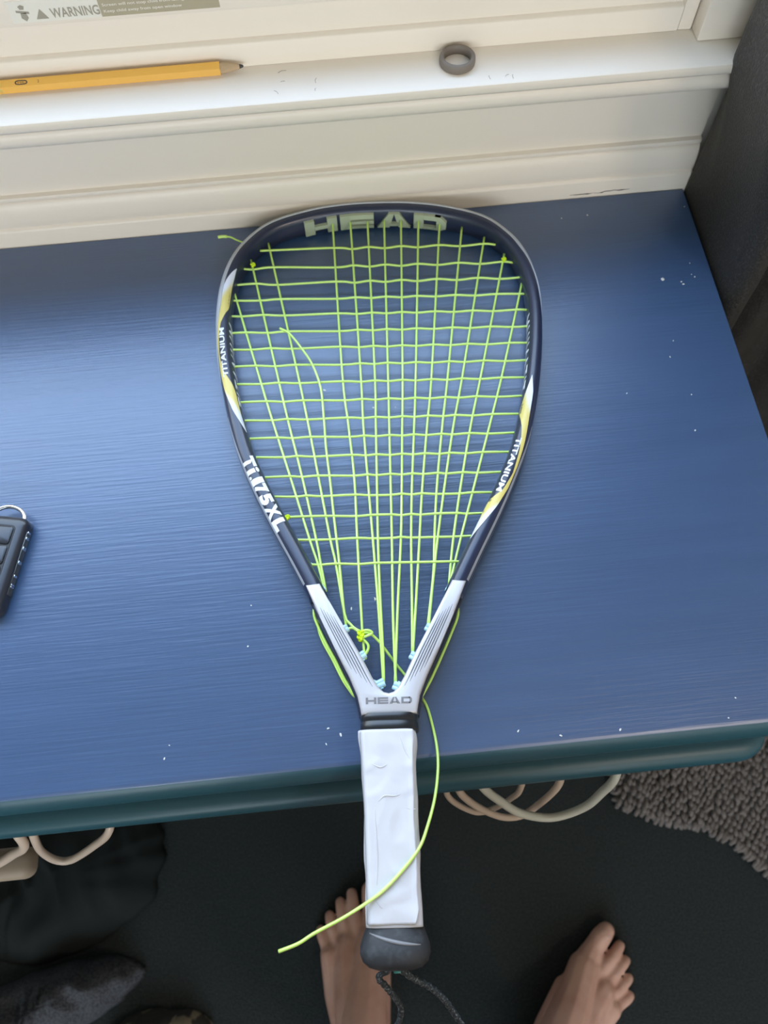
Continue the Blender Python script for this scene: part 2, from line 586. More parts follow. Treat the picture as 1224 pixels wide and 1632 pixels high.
# printed warning label stuck on the sash rail
LBL = struct(bpy.data.objects.new('warning_label', None)); COL.objects.link(LBL); LBL.parent = win
bm = bmesh.new(); box(bm, -0.497, -0.4402, 0.0087, 0.0090, 0.1820, 0.1960, 0.0)
struct(link('label_paper', bm, M_lab, LBL))
bm = bmesh.new(); box(bm, -0.4400, -0.3640, 0.0087, 0.0090, 0.1820, 0.1960, 0.0)
struct(link('label_text_block', bm, M_labt, LBL))
onlab = lambda x0, z0: (lambda x, y, z: (x0 + x, 0.00855, z0 + y))
struct(link('label_word', text_bm('WARNING', 0.0310, 0.0062, bold=0.02, mapf=onlab(-0.4715, 0.1838)), M_labd, LBL))
for s, zz, ww in (('Screen will not stop child from falling out', 0.1880, 0.058), ('Keep child away from open window', 0.1840, 0.050)):
    struct(link('label_line', text_bm(s, ww, 0.0024, bold=0.012, mapf=onlab(-0.4380, zz)), M_lab, LBL))
bm = bmesh.new()
v = [bm.verts.new((x, 0.00855, z)) for x, z in ((-0.4815, 0.1838), (-0.4735, 0.1838), (-0.4775, 0.1902))]
bm.faces.new(v)
struct(link('warning_triangle', bm, M_labd, LBL))
bm = bmesh.new()
for pts in ([(-0.4905, 0.1852), (-0.4880, 0.1830), (-0.4860, 0.1852), (-0.4865, 0.1885), (-0.4900, 0.1885)],
            [(-0.4925, 0.1888), (-0.4845, 0.1875), (-0.4845, 0.1890), (-0.4925, 0.1902)],
            [(-0.4895, 0.1905), (-0.4870, 0.1905), (-0.4862, 0.1925), (-0.4882, 0.1935), (-0.4902, 0.1925)]):
    bm.faces.new([bm.verts.new((x, 0.00855, z)) for x, z in pts])
struct(link('warning_pictogram', bm, M_labd, LBL))

# ------------------------------------------------------------------ the desk
desk = empty('desk', (-0.53, -0.22, FZ))
tag(desk, 'navy blue painted desk with brush marks, pushed up against the white window sill', 'desk')
DK = Vector((-0.53, -0.22, FZ))


def dpart(name, bm, m_, smooth=True):
    o = link(name, bm, m_, desk, smooth=smooth)
    o.location = -DK
    return o


bm = bmesh.new()
prof = [(-0.0002, 0.0), (-0.4462, 0.0), (-0.4490, -0.0012), (-0.4520, -0.0040), (-0.4545, -0.0085), (-0.4560, -0.0135), (-0.4560, -0.0185),
        (-0.4540, -0.0230), (-0.4500, -0.0260), (-0.0002, -0.0260)]
prism_x(bm, prof, -1.12, 0.0)
for f_ in bm.faces:                     # moulded edge: teal cast of reflected light painted into its colour
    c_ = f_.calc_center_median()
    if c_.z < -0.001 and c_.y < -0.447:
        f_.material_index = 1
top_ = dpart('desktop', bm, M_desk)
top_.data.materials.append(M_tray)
bm = bmesh.new()
TR = 0.022
pts = [(-1.02, -0.10), (-0.036, -0.10)]
pts += [(-0.036 - TR + TR * math.cos(a), -0.467 + TR + TR * math.sin(a)) for a in [-t * math.pi / 16 for t in range(0, 9)]]
pts += [(-1.02, -0.467)]
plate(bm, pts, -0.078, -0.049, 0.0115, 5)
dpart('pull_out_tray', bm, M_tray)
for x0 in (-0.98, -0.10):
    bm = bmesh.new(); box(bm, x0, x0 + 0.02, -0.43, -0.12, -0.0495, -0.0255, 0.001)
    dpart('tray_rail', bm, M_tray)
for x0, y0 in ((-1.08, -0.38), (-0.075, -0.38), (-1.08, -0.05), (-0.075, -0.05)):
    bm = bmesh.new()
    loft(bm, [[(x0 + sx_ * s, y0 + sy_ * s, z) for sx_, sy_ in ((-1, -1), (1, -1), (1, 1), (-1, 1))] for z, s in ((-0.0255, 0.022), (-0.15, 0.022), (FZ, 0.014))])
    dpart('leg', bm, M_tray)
MARKS = [(-0.0035, -0.0201), (-0.0148, -0.0811), (-0.0163, -0.0927), (-0.0144, -0.0955), (-0.041, -0.0949), (-0.0264, -0.0992), (-0.0255, -0.1019), (-0.1105, -0.0209), (-0.088, -0.02), (-0.0474, -0.1557), (-0.0536, -0.1705), (-0.046, -0.2059), (-0.0944, -0.1995), (-0.0512, -0.2368), (-0.2184, -0.4388), (-0.154, -0.4445), (-0.1921, -0.4443), (-0.0842, -0.4441), (-0.0764, -0.4322), (-0.3387, -0.4252), (-0.331, -0.4299), (-0.3406, -0.4348), (-0.3176, -0.3477), (-0.3009, -0.3427), (-0.3012, -0.3418), (-0.2557, -0.3672), (-0.3857, -0.3384), (-0.3886, -0.3666), (-0.4401, -0.4256), (-0.4431, -0.4334), (-0.1651, -0.1377), (-0.3244, -0.1715), (-0.2715, -0.1926), (-0.2882, -0.1913)]
for i, (x, y) in enumerate(MARKS):
    r = 0.0016 if i == 4 else random.uniform(0.0004, 0.0008)
    bm = bmesh.new()
    bmesh.ops.create_icosphere(bm, subdivisions=1, radius=1.0)
    a = random.uniform(0, 3.1)
    st = 1.0 if i == 4 else random.uniform(1.0, 2.2)
    for v in bm.verts:
        q = Vector((v.co.x * r * st, v.co.y * r, v.co.z * 0.0004)) * (1 + 0.35 * noise.noise(v.co * 2 + Vector((i, 0, 0))))
        v.co = Vector((q.x * math.cos(a) - q.y * math.sin(a) + x, q.x * math.sin(a) + q.y * math.cos(a) + y, q.z + 0.0001))
    dpart('paint_chip', bm, M_chip)

# ------------------------------------------------------------------ the racquet
# local frame: x across, y from butt to tip, z up from the desk
rac = empty('racquetball_racquet', (-0.3092, -0.5607, 0.0), -0.07348)
tag(rac, 'navy and silver racquet with neon yellow strings and white handle on the blue desk', 'racquet')
WTAB = [(0.139, 0.0175), (0.15, 0.0205), (0.16, 0.0258), (0.1785, 0.0341), (0.197, 0.0441), (0.22, 0.0540), (0.24, 0.0643), (0.27, 0.0803),
        (0.296, 0.0930), (0.3215, 0.1038), (0.347, 0.1115), (0.372, 0.1177), (0.394, 0.1219), (0.42, 0.1256), (0.447, 0.1276), (0.475, 0.1266),
        (0.5, 0.1212), (0.521, 0.1103), (0.541, 0.090), (0.5535, 0.058), (0.5590, 0.028), (0.5602, 0.0)]
left = [(-0.0508, 0.2130, 0)] + [(-w, y, 0) for y, w in WTAB[5:]]
right = [(w, y, 0) for y, w in WTAB[5:-1]][::-1] + [(0.0508, 0.2130, 0)]
NP = 241
PATH = catmull(left + right, NP)
PLEN = [0.0]
for i in range(1, NP):
    PLEN.append(PLEN[-1] + (PATH[i] - PATH[i - 1]).length)
TANS = [(PATH[min(i + 1, NP - 1)] - PATH[max(i - 1, 0)]).normalized() for i in range(NP)]
NRM = [Vector((t.y, -t.x, 0)) for t in TANS]          # points into the head
ZC, HH, EXP = 0.0105, 0.0105, 2.7


def fw(i):
    y = PATH[i].y
    return interp([(0.2, 0.0125), (0.27, 0.0128), (0.35, 0.0118), (0.45, 0.0112), (0.56, 0.0125)], y)


def sect(i, ph, grow=0.0):
    """a point of the tube's section at path station i, ph = 0 outer rim, pi/2 top, pi inner"""
    w = fw(i)
    c, s = math.cos(ph), math.sin(ph)
    a = -math.copysign(abs(c) ** (2 / EXP), c) * (w / 2 + grow) + w / 2
    z = math.copysign(abs(s) ** (2 / EXP), s) * (HH + 0.7 * grow) + ZC
    return PATH[i] + NRM[i] * a + Vector((0, 0, z))


def station(u):
    """interpolated frame at arc length u"""
    u = max(0, min(PLEN[-1] - 1e-6, u))
    lo, hi = 0, NP - 1
    while hi - lo > 1:
        md = (lo + hi) // 2
        if PLEN[md] <= u:
            lo = md
        else:
            hi = md
    t = (u - PLEN[lo]) / (PLEN[hi] - PLEN[lo])
    return PATH[lo].lerp(PATH[hi], t), NRM[lo].lerp(NRM[hi], t).normalized(), fw(lo) * (1 - t) + fw(hi) * t


def on_top(u, f, lift=0.0002):
    """point on the upper skin; f = 0 outer rim .. 1 inner rim"""
    P, N, w = station(u)
    q = abs(2 * f - 1)
    z = HH * max(0.0, 1 - q ** EXP) ** (1 / EXP)
    return P + N * (f * w) + Vector((0, 0, ZC + z + lift))


def on_inner(u, zf, proud=0.0):
    """point on the inner wall; zf = -1 bottom .. 1 top"""
    P, N, w = station(u)
    a = w / 2 + w / 2 * max(0.0, 1 - abs(zf) ** EXP) ** (1 / EXP)
    return P + N * (a + proud) + Vector((0, 0, ZC + zf * HH))


def u_at(y, side):
    """arc length where the left (-1) or right (+1) limb passes height y"""
    half = NP // 2
    rng = range(0, half) if side < 0 else range(NP - 1, half, -1)
    best = min(rng, key=lambda i: abs(PATH[i].y - y))
    j = best + (1 if (PATH[best].y < y) == (side < 0) else -1)
    j = max(0, min(NP - 1, j))
    dy = PATH[j].y - PATH[best].y
    t = 0 if abs(dy) < 1e-9 else (y - PATH[best].y) / dy
    return PLEN[best] + (PLEN[j] - PLEN[best]) * max(0, min(1, t))


bm = bmesh.new()
loft(bm, [[sect(i, 2 * math.pi * k / 28) for k in range(28)] for i in range(NP)])
link('frame', bm, M_navy, rac, smooth='all')
# bumper guard round the tip, hugging the outer rim
bm = bmesh.new()
ua, ub = u_at(0.385, -1), u_at(0.437, 1)
rings = []
for i in range(NP):
    if ua <= PLEN[i] <= ub:
        e = min((PLEN[i] - ua), (ub - PLEN[i]))
        g = 0.0008 * min(1, 0.15 + e / 0.03)
        span = 0.15 + 1.27 * min(1, e / 0.07)
        a = [sect(i, -0.9 + (span + 0.9) * k / 8, g) for k in range(9)]
        b = [sect(i, -0.9 + (span + 0.9) * k / 8, -0.0004) for k in range(9)]
        rings.append(a + b[::-1])
loft(bm, rings)
link('bumper_guard', bm, M_guard, rac, smooth=True)


def top_strip(name, u0, u1, fin, fout, material, n=48, m_=5, lift=0.0002, color=None):
    bm = bmesh.new()
    lay = bm.loops.layers.color.new('Col') if color else None
    V = []
    for i in range(n):
        t = i / (n - 1)
        u = u0 + (u1 - u0) * t
        a, b = fout(t), fin(t)
        V.append([(bm.verts.new(on_top(u, a + (b - a) * k / m_, lift)), t, k / m_) for k in range(m_ + 1)])
    for i in range(n - 1):
        for k in range(m_):
            q = (V[i][k], V[i][k + 1], V[i + 1][k + 1], V[i + 1][k])
            f = bm.faces.new([c[0] for c in q])
            if lay:
                for lp, c in zip(f.loops, q):
                    lp[lay] = (*color(c[1], c[2]), 1)
    return link(name, bm, material, rac, smooth='all')


def swcol(t, k):
    wht = Vector((0.89, 0.90, 0.95))
    yel = Vector((0.87, 0.80, 0.46))
    s = t if t < .5 else 1 - t
    e = max(0.0, min(1.0, (s - 0.125 + (k - 0.5) * 0.12) / 0.075))
    e = e * e * (3 - 2 * e)
    return tuple(wht.lerp(yel, e))


S_IN = [(0, 0.86), (0.06, 0.90), (0.20, 0.92), (0.27, 0.90), (0.36, 0.42), (0.45, 0.24), (0.55, 0.20), (0.64, 0.30), (0.73, 0.78), (0.78, 0.88), (0.90, 0.90), (1, 0.94)]
S_OUT = [(0, 0.84), (0.08, 0.48), (0.18, 0.24), (0.27, 0.16), (0.36, 0.12), (0.5, 0.10), (0.64, 0.12), (0.76, 0.22), (0.88, 0.48), (1, 0.92)]
top_strip('swoosh_decal', u_at(0.4945, -1), u_at(0.3385, -1), lambda t: interp(S_IN, t), lambda t: interp(S_OUT, t), M_decal, lift=0.00025, color=swcol)
S_IN2 = [(0, 0.60), (0.12, 0.86), (0.20, 0.95), (0.24, 0.95), (0.32, 0.66), (0.45, 0.42), (0.60, 0.30), (0.70, 0.45), (0.78, 0.92), (0.85, 0.95), (1, 0.94)]
S_OUT2 = [(0, 0.58), (0.10, 0.38), (0.25, 0.34), (0.40, 0.26), (0.55, 0.20), (0.68, 0.22), (0.80, 0.38), (0.92, 0.70), (1, 0.92)]
top_strip('swoosh_decal', u_at(0.380, 1), u_at(0.248, 1), lambda t: interp(S_IN2, t), lambda t: interp(S_OUT2, t), M_decal, lift=0.00025, color=swcol)
for side, y0, y1 in ((-1, 0.355, 0.223), (1, 0.340, 0.223)):
    top_strip('sky_reflection_strip', u_at(y0, side), u_at(y1, side), lambda t: 0.06 + 0.10 * min(1, t * 4), lambda t: 0.002, M_skyref, lift=0.00015, m_=3)  # sky reflection along the outer rim, painted as a pale strip


def rim_text(name, s, side, ystart, yend, f0, f1, up_out, material, **kw):
    """lettering along a limb; letter tops toward the outer rim if up_out"""
    ua_, ub_ = u_at(ystart, side), u_at(yend, side)
    L = abs(ub_ - ua_)

    def mp(x, y, z):
        u = ua_ + (ub_ - ua_) * x / L
        f = f0 + (f1 - f0) * y
        return on_top(u, f, 0.0003)
    return link(name, text_bm(s, L, 1.0, mapf=mp, cuts=2, **kw), material, rac)


rim_text('rim_lettering', 'TITANIUM', -1, 0.3870, 0.4325, 0.62, 0.28, True, M_white, bold=0.03)
rim_text('rim_lettering', 'TITANIUM', 1, 0.3265, 0.2835, 0.80, 0.48, True, M_white, bold=0.03)
ua_, ub_ = u_at(0.3175, -1), u_at(0.2600, -1)
L = abs(ub_ - ua_)
allm = bmesh.new()
for ch, t0, t1, y0, y1 in (('T', 0, .150, 0, 1), ('l', .168, .226, 0, .70), ('.', .160, .232, .78, 1.02), ('.', .250, .290, 0, .2), ('1', .296, .375, 0, 1), ('7', .385, .510, 0, 1), ('5', .522, .655, 0, 1), ('X', .672, .840, 0, 1), ('L', .860, 1.0, 0, 1)):
    tb = text_bm(ch, (t1 - t0) * L, y1 - y0, bold=0.06, cuts=2,
                 mapf=lambda x, y, z: on_top(ua_ + (ub_ - ua_) * (t0 + x / L), 0.13 + 0.71 * (y0 + y), 0.0003))
    me_ = bpy.data.meshes.new('tmp')
    tb.to_mesh(me_)
    tb.free()
    allm.from_mesh(me_)
    bpy.data.meshes.remove(me_)
link('model_lettering', allm, M_white, rac)

for side, y0, y1 in ((-1, 0.360, 0.440), (1, 0.368, 0.440)):
    ua_, ub_ = u_at(y0, side), u_at(y1, side)
    L = abs(ub_ - ua_)
    link('inner_wall_lettering', text_bm('TITANIUM', L, 1.0, bold=0.012, shear=0.5, space=1.25,
         mapf=lambda x, y, z: on_inner(ua_ + (ub_ - ua_) * x / L, -0.35 + 1.1 * y, 0.0003), cuts=2), M_white, rac)

# raised clear letters of the tip grommet
uc = PLEN[NP // 2]
link('tip_grommet_letters', block_letters('HEAD', 0.128, 1.0, 1.0, stroke=0.30, gap=0.09,
     mapf=lambda x, y, z: on_inner(uc - 0.065 + x, -0.72 + 1.42 * y, -0.0003 + 0.0030 * z)), M_tiplet, rac)

# throat: silver yoke on a dark base
OUT = [(0.0530, 0.2225), (0.0436, 0.2010), (0.0330, 0.1785), (0.0248, 0.1620), (0.0198, 0.1500), (0.0180, 0.1420), (0.0172, 0.1375)]
INN = [(0.0440, 0.2235), (0.0375, 0.2112), (0.0275, 0.1930), (0.0180, 0.1765), (0.0100, 0.1605), (0.0062, 0.1543), (0.0032, 0.1514), (0.0, 0.1505)]
outl = [(-x, y) for x, y in OUT] + [(x, y) for x, y in OUT][::-1] + [(x, y) for x, y in INN] + [(-x, y) for x, y in INN[:-1]][::-1]
bm = bmesh.new(); plate(bm, outl, 0.0085, 0.0222, 0.0020, 3)
throat = link('throat_yoke', bm, M_silver, rac, smooth=True)
OB = [(x + 0.0018, y) for x, y in OUT]
outl2 = [(-x, y) for x, y in OB] + [(x, y) for x, y in OB][::-1] + [(max(0, x - 0.0004), y) for x, y in INN] + [(-max(0, x - 0.0004), y) for x, y in INN[:-1]][::-1]
bm = bmesh.new(); plate(bm, outl2, 0.0004, 0.0118, 0.0025, 3)
link('throat_base', bm, M_navy, rac, smooth=True)


def edge_at(tab, y):
    t = sorted((b, a) for a, b in tab)
    return interp(t, y)


for sgn in (-1, 1):
    for k in range(5):
        f = 0.26 + 0.125 * k
        ya, yb = 0.2065 - 0.0015 * k, 0.1655 - 0.0028 * k
        bm = bmesh.new()
        N = 20
        V = []
        for i in range(N):
            y = ya + (yb - ya) * i / (N - 1)
            xo, xi = edge_at(OUT, y), edge_at(INN, y)
            x = xo + (xi - xo) * f
            w = 0.00036 * (0.25 + 0.75 * min(1, 5 * min(i, N - 1 - i) / N))
            V.append([bm.verts.new((sgn * (x - w), y, 0.02232)), bm.verts.new((sgn * (x + w), y, 0.02232))])
        for i in range(N - 1):
            bm.faces.new((V[i][0], V[i][1], V[i + 1][1], V[i + 1][0]))
        link('pinstripe', bm, M_darkp, throat)
link('logo_lettering', block_letters('HEAD', 0.0286, 0.0040, 0, mapf=lambda x, y, z: (-0.0143 + x, 0.1437 + y, 0.02235), stroke=0.22, gap=0.12), M_greyp, throat)


def oval_ring(y, hw, hh, zc, n=40, ex=3.2, wob=0.0, seed=0, xc=0.0):
    R = []
    for k in range(n):
        a = 2 * math.pi * k / n
        c, s = math.cos(a), math.sin(a)
        d = 1 + (wob * noise.noise(Vector((c * 1.6 + seed, s * 1.6, y * 70))) if wob else 0)
        R.append(Vector((xc + math.copysign(abs(c) ** (2 / ex), c) * hw * d, y, zc + math.copysign(abs(s) ** (2 / ex), s) * hh * d)))
    return R


bm = bmesh.new()
loft(bm, [oval_ring(y, hw, hh, 0.0122) for y, hw, hh in ((0.1385, 0.0170, 0.0108), (0.1384, 0.0176, 0.0114), (0.1372, 0.0180, 0.0118), (0.1350, 0.0181, 0.0119),
                                                      (0.1342, 0.0177, 0.0115), (0.1332, 0.0177, 0.0115), (0.1322, 0.0182, 0.0120), (0.1285, 0.0182, 0.0120), (0.1277, 0.0178, 0.0116))])
link('rubber_collar', bm, M_black, rac, smooth=True)
# grip under a white wrap
HXC = [(0.02, 0.0), (0.05, -0.0003), (0.08, -0.0008), (0.1285, -0.0013)]
HW = [(0.018, 0.0160), (0.0225, 0.0160), (0.05, 0.0160), (0.08, 0.0160), (0.105, 0.0168), (0.124, 0.0178), (0.1285, 0.0176)]
rings = []
NR = 70
for i in range(NR):
    y = 0.0215 + (0.1282 - 0.0215) * i / (NR - 1)
    wob = 0.055
    rings.append(oval_ring(y, interp(HW, y), 0.0122, 0.0126, n=56, ex=4.2, wob=wob, seed=3, xc=interp(HXC, y)))
bm = bmesh.new(); loft(bm, rings)
grip = link('grip_wrap', bm, M_grip, rac, smooth='all')
# the loose outer sheet of the wrap, torn at its lower right corner
bm = bmesh.new()


def flap_z(x, y):
    return (0.0126 + 0.0122 + 0.0008 + 0.0007 * noise.noise(Vector((x * 90, y * 40, 2))) + 0.0006 * abs(noise.noise(Vector((x * 60 + y * 30, y * 90, 7))))
            + 0.0004 * max(0, 1 - 3 * abs(noise.noise(Vector((x * 70 - y * 20, y * 60 + x * 30, 5))))))


V = []
NY, NX = 90, 34
for i in range(NY):
    t = i / (NY - 1)
    row = []
    for k in range(NX):
        s = k / (NX - 1)
        yend = 0.0232 + (0.0075 * max(0, (s - 0.93) / 0.07) ** 0.6 if s > 0.93 else 0.0)
        y = 0.1275 - (0.1275 - yend) * t
        xe = interp(HW, y)
        r = 0.86 + 0.05 * noise.noise(Vector((y * 60, 0, 9))) if y < 0.105 else 0.86 + 0.05 * noise.noise(Vector((y * 60, 0, 9)))
        x = interp(HXC, y) - xe * 0.96 + (xe * 0.96 + xe * r) * s
        z = flap_z(x, y)
        q = abs((x - interp(HXC, y)) / xe)
        if q > 0.8:
            z -= 0.0065 * ((q - 0.8) / 0.2) ** 2 * (1 if x < interp(HXC, y) else 0.25)
        if s > 0.88:
            z += 0.0008 * (s - 0.88) / 0.12
        row.append(bm.verts.new((x, y, z)))
    V.append(row)
for i in range(NY - 1):
    for k in range(NX - 1):
        bm.faces.new((V[i][k], V[i][k + 1], V[i + 1][k + 1], V[i + 1][k]))
flap = link('wrap_flap', bm, M_grip, grip, smooth='all')
md = flap.modifiers.new('thick', 'SOLIDIFY'); md.thickness = 0.0003; md.offset = -1
for pts in ([(0.0060, 0.1245), (0.0085, 0.1165), (0.0125, 0.1080), (0.0135, 0.1000)], [(-0.0075, 0.0870), (-0.0040, 0.0900), (0.0015, 0.0898), (0.0050, 0.0905)],
            [(-0.0100, 0.0830), (-0.0092, 0.0700), (-0.0088, 0.0560), (-0.0094, 0.0430)], [(0.0090, 0.0830), (0.0120, 0.0822), (0.0142, 0.0825)],
            [(-0.0110, 0.1080), (-0.0060, 0.1060), (-0.0020, 0.1075)], [(-0.0105, 0.0360), (-0.0080, 0.0330), (-0.0065, 0.0312)]):
    bm = bmesh.new()
    c = catmull([(x, y, 0.0254) for x, y in pts], 14)
    for q in c:
        q.z = flap_z(q.x, q.y)
    tube(bm, c, [0.00040 * math.sin(math.pi * (i + .5) / 14) + 0.00008 for i in range(14)], 6)
    link('wrap_crease', bm, M_grip, grip, smooth='all')
# butt cap
bm = bmesh.new()
prof = [(0.0245, 0.0156, 0.0117), (0.0215, 0.0162, 0.0122), (0.0170, 0.0180, 0.0140), (0.0125, 0.0196, 0.0158), (0.0085, 0.0198, 0.0160), (0.0045, 0.0182, 0.0148),
        (0.0018, 0.0150, 0.0122), (0.0004, 0.0105, 0.0085), (0.0, 0.004, 0.003)]
loft(bm, [oval_ring(y, hw, hh, 0.0124, ex=2.7, n=44) for y, hw, hh in prof])
butt = link('butt_cap', bm, M_butt, rac, smooth='all')
bm = bmesh.new()
c = []
for i in range(24):
    t = i / 23
    x = -0.0140 + 0.0280 * t
    y = 0.0190 - 0.0058 * t - 0.0012 * math.sin(math.pi * t)
    pw = interp([(a, b) for a, b, _ in prof][::-1], y)
    ph = interp([(a, b) for a, _, b in prof][::-1], y)
    c.append((x, y, 0.0124 + ph * max(0, 1 - abs(x / pw) ** 2.7) ** (1 / 2.7)))
tube(bm, c, [0.0003 + 0.0008 * math.sin(math.pi * i / 23) for i in range(24)], 8)
link('cap_seam', bm, M_seam, butt, smooth='all')
bm = bmesh.new(); box(bm, -0.0013, 0.0027, -0.0022, 0.0012, 0.0055, 0.0095, 0.0005)
link('cord_plug', bm, M_teal, butt, smooth=True)
# wrist cord: one loop from the butt end
cordp = [(0.0005, 0.0015, 0.0045), (-0.0050, -0.0015, 0.0030), (-0.0100, -0.0052, -0.0010), (-0.0066, -0.0105, -0.0100), (-0.0018, -0.0182, -0.0250), (0.0019, -0.0255, -0.0380),
         (0.0010, -0.0345, -0.0520), (-0.0030, -0.0460, -0.0680), (0.0020, -0.0600, -0.0900), (0.0200, -0.0680, -0.1050), (0.0380, -0.0660, -0.1000), (0.0460, -0.0560, -0.0800), (0.0400, -0.0400, -0.0530),
         (0.0316, -0.0262, -0.0350), (0.0254, -0.0178, -0.0210), (0.0185, -0.0115, -0.0105), (0.0095, -0.0060, -0.0020), (0.0030, -0.0010, 0.0040), (0.0015, 0.0015, 0.0045)]
bm = bmesh.new()
c = catmull(cordp, 220)
tube(bm, c, [0.0018 + 0.00028 * math.sin(i * 1.55) for i in range(220)], 9)
link('wrist_cord', bm, M_cord, rac, smooth='all')

# strings
MAINS = [
 [(-0.1157, 0.4734), (-0.0926, 0.3937), (-0.0811, 0.3547), (-0.0665, 0.307), (-0.0519, 0.2586), (-0.0461, 0.2406), (-0.0419, 0.2229)],
 [(-0.1033, 0.5041), (-0.081, 0.4047), (-0.0695, 0.3543), (-0.058, 0.3067), (-0.0474, 0.2585), (-0.0442, 0.2411), (-0.041, 0.2238)],
 [(-0.0899, 0.5225), (-0.065, 0.4041), (-0.0545, 0.3512), (-0.0463, 0.3063), (-0.0376, 0.2582), (-0.0337, 0.2397), (-0.027, 0.1973)],
 [(-0.0372, 0.5476), (-0.0293, 0.3971), (-0.0248, 0.3501), (-0.0207, 0.3055), (-0.019, 0.2576), (-0.0171, 0.2105), (-0.0158, 0.184), (-0.0148, 0.1774)],
 [(-0.0222, 0.547), (-0.0152, 0.3966), (-0.0137, 0.3498), (-0.0111, 0.3052), (-0.0082, 0.2573), (-0.0055, 0.2102), (-0.0040, 0.177), (-0.0033, 0.1592)],
 [(-0.0077, 0.5464), (-0.0044, 0.3962), (-0.0044, 0.3494), (-0.0045, 0.305), (-0.0047, 0.2572), (-0.0042, 0.2218), (-0.0030, 0.177), (-0.0030, 0.1592)],
 [(0.0063, 0.5458), (0.0057, 0.3902), (0.0053, 0.3127), (0.0049, 0.2569), (0.0042, 0.2099), (0.0043, 0.1768), (0.0048, 0.159)],
 [(0.0205, 0.5452), (0.0169, 0.3954), (0.0148, 0.3408), (0.013, 0.2957), (0.0111, 0.2567), (0.0075, 0.2098), (0.0042, 0.159)],
 [(0.0352, 0.5446), (0.027, 0.3951), (0.0234, 0.3405), (0.0202, 0.2955), (0.0182, 0.2565), (0.0170, 0.2095), (0.0160, 0.1786)],
 [(0.0528, 0.5408), (0.0392, 0.3946), (0.0333, 0.3459), (0.0275, 0.2952), (0.0239, 0.2563), (0.0195, 0.2095), (0.0164, 0.1786)],
 [(0.0708, 0.5335), (0.0517, 0.3942), (0.0445, 0.3456), (0.0378, 0.2949), (0.0341, 0.2546), (0.0324, 0.2323), (0.0269, 0.1958)],
 [(0.0883, 0.5207), (0.0631, 0.3938), (0.0526, 0.3453), (0.0431, 0.2947), (0.0361, 0.2545), (0.0319, 0.2265), (0.0275, 0.1958)],
 [(0.1031, 0.5021), (0.0772, 0.3932), (0.0653, 0.3448), (0.0545, 0.2943), (0.0469, 0.2542), (0.0426, 0.2248)],
 [(0.1148, 0.4727), (0.0933, 0.3927), (0.0791, 0.3444), (0.0638, 0.294), (0.0517, 0.254), (0.0433, 0.2248)]]
CROSSES = [((-0.0941, 0.5173), (0.0947, 0.5163)), ((-0.1093, 0.4988), (0.1074, 0.4969)), ((-0.1144, 0.4823), (0.1131, 0.481)), ((-0.1165, 0.4666), (0.1158, 0.4644)), ((-0.1174, 0.4514), (0.116, 0.4486)), ((-0.1164, 0.4348), (0.1169, 0.4329)), ((-0.1151, 0.4193), (0.1153, 0.4171)), ((-0.1125, 0.4034), (0.1137, 0.4013)), ((-0.1093, 0.3875), (0.111, 0.3856)), ((-0.1067, 0.3713), (0.1079, 0.3696)), ((-0.1022, 0.3554), (0.1038, 0.354)), ((-0.0975, 0.3398), (0.0988, 0.3384)), ((-0.0919, 0.3242), (0.093, 0.3225)), ((-0.0847, 0.3078), (0.0863, 0.3067)), ((-0.0773, 0.2923), (0.0789, 0.2906)), ((-0.0678, 0.2761), (0.0714, 0.2751)), ((-0.0607, 0.2589), (0.0617, 0.2581)), ((-0.0505, 0.2404), (0.0512, 0.2394))]
SZ, SR = 0.0112, 0.00092


def string(name, pts, n, r=SR, m_=None, sides=8):
    bm = bmesh.new()
    tube(bm, catmull(pts, n), r, sides)
    return link(name, bm, m_ or M_string, rac, smooth='all')


def stretch(pts, a, b):
    """push both ends of a polyline outward so they enter the frame"""
    P = [Vector(p) for p in pts]
    P[0] = P[0] + (P[0] - P[1]).normalized() * a
    P[-1] = P[-1] + (P[-1] - P[-2]).normalized() * b
    return P


MX = []
for k, mp_ in enumerate(MAINS):
    pts = [(x, y, SZ - 0.0003) for x, y in mp_]
    # vertical weave against the crosses
    c = catmull(stretch(pts, 0.004, 0.003), 60)
    MX.append(c)
    bm = bmesh.new()
    tube(bm, c, SR, 8)
    link('main_string', bm, M_string, rac, smooth='all')


def main_x(k, y):
    c = MX[k]
    for a, b in zip(c, c[1:]):
        if (a.y - y) * (b.y - y) <= 0 and abs(a.y - b.y) > 1e-9:
            return a.x + (b.x - a.x) * (y - a.y) / (b.y - a.y)
    return None


for j, (a, b) in enumerate(CROSSES):
    pts = [(a[0], a[1], SZ)]
    amp = 0.00045 if j < 3 else 0.00012
    for k in range(len(MAINS)):
        t0 = main_x(k, (a[1] + b[1]) / 2)
        if t0 is None or not (a[0] + 0.004 < t0 < b[0] - 0.004):
            continue
        if pts and abs(t0 - pts[-1][0]) < 0.006:
            continue
        t = (t0 - a[0]) / (b[0] - a[0])
        sgn = 1 if (k + j) % 2 else -1
        pts.append((t0, a[1] + (b[1] - a[1]) * t + sgn * amp, SZ + sgn * 0.0005))
    pts.append((b[0], b[1], SZ))
    string('cross_string', stretch(pts, 0.003, 0.003), 90)
# broken main with its free end standing up
string('broken_string', [(-0.0768, 0.4312, 0.0205), (-0.0693, 0.427, 0.0190), (-0.0595, 0.4137, 0.0170), (-0.0516, 0.4004, 0.0150), (-0.0454, 0.3812, 0.0130), (-0.0429, 0.3561, 0.0118), (-0.0411, 0.3308, 0.0112), (-0.0378, 0.3018, 0.0112), (-0.0355, 0.2785, 0.0112), (-0.0313, 0.2396, 0.0112), (-0.0280, 0.2052, 0.0115), (-0.0243, 0.1981, 0.0118), (-0.021, 0.1945, 0.0122), (-0.0173, 0.1926, 0.0125)], 90)
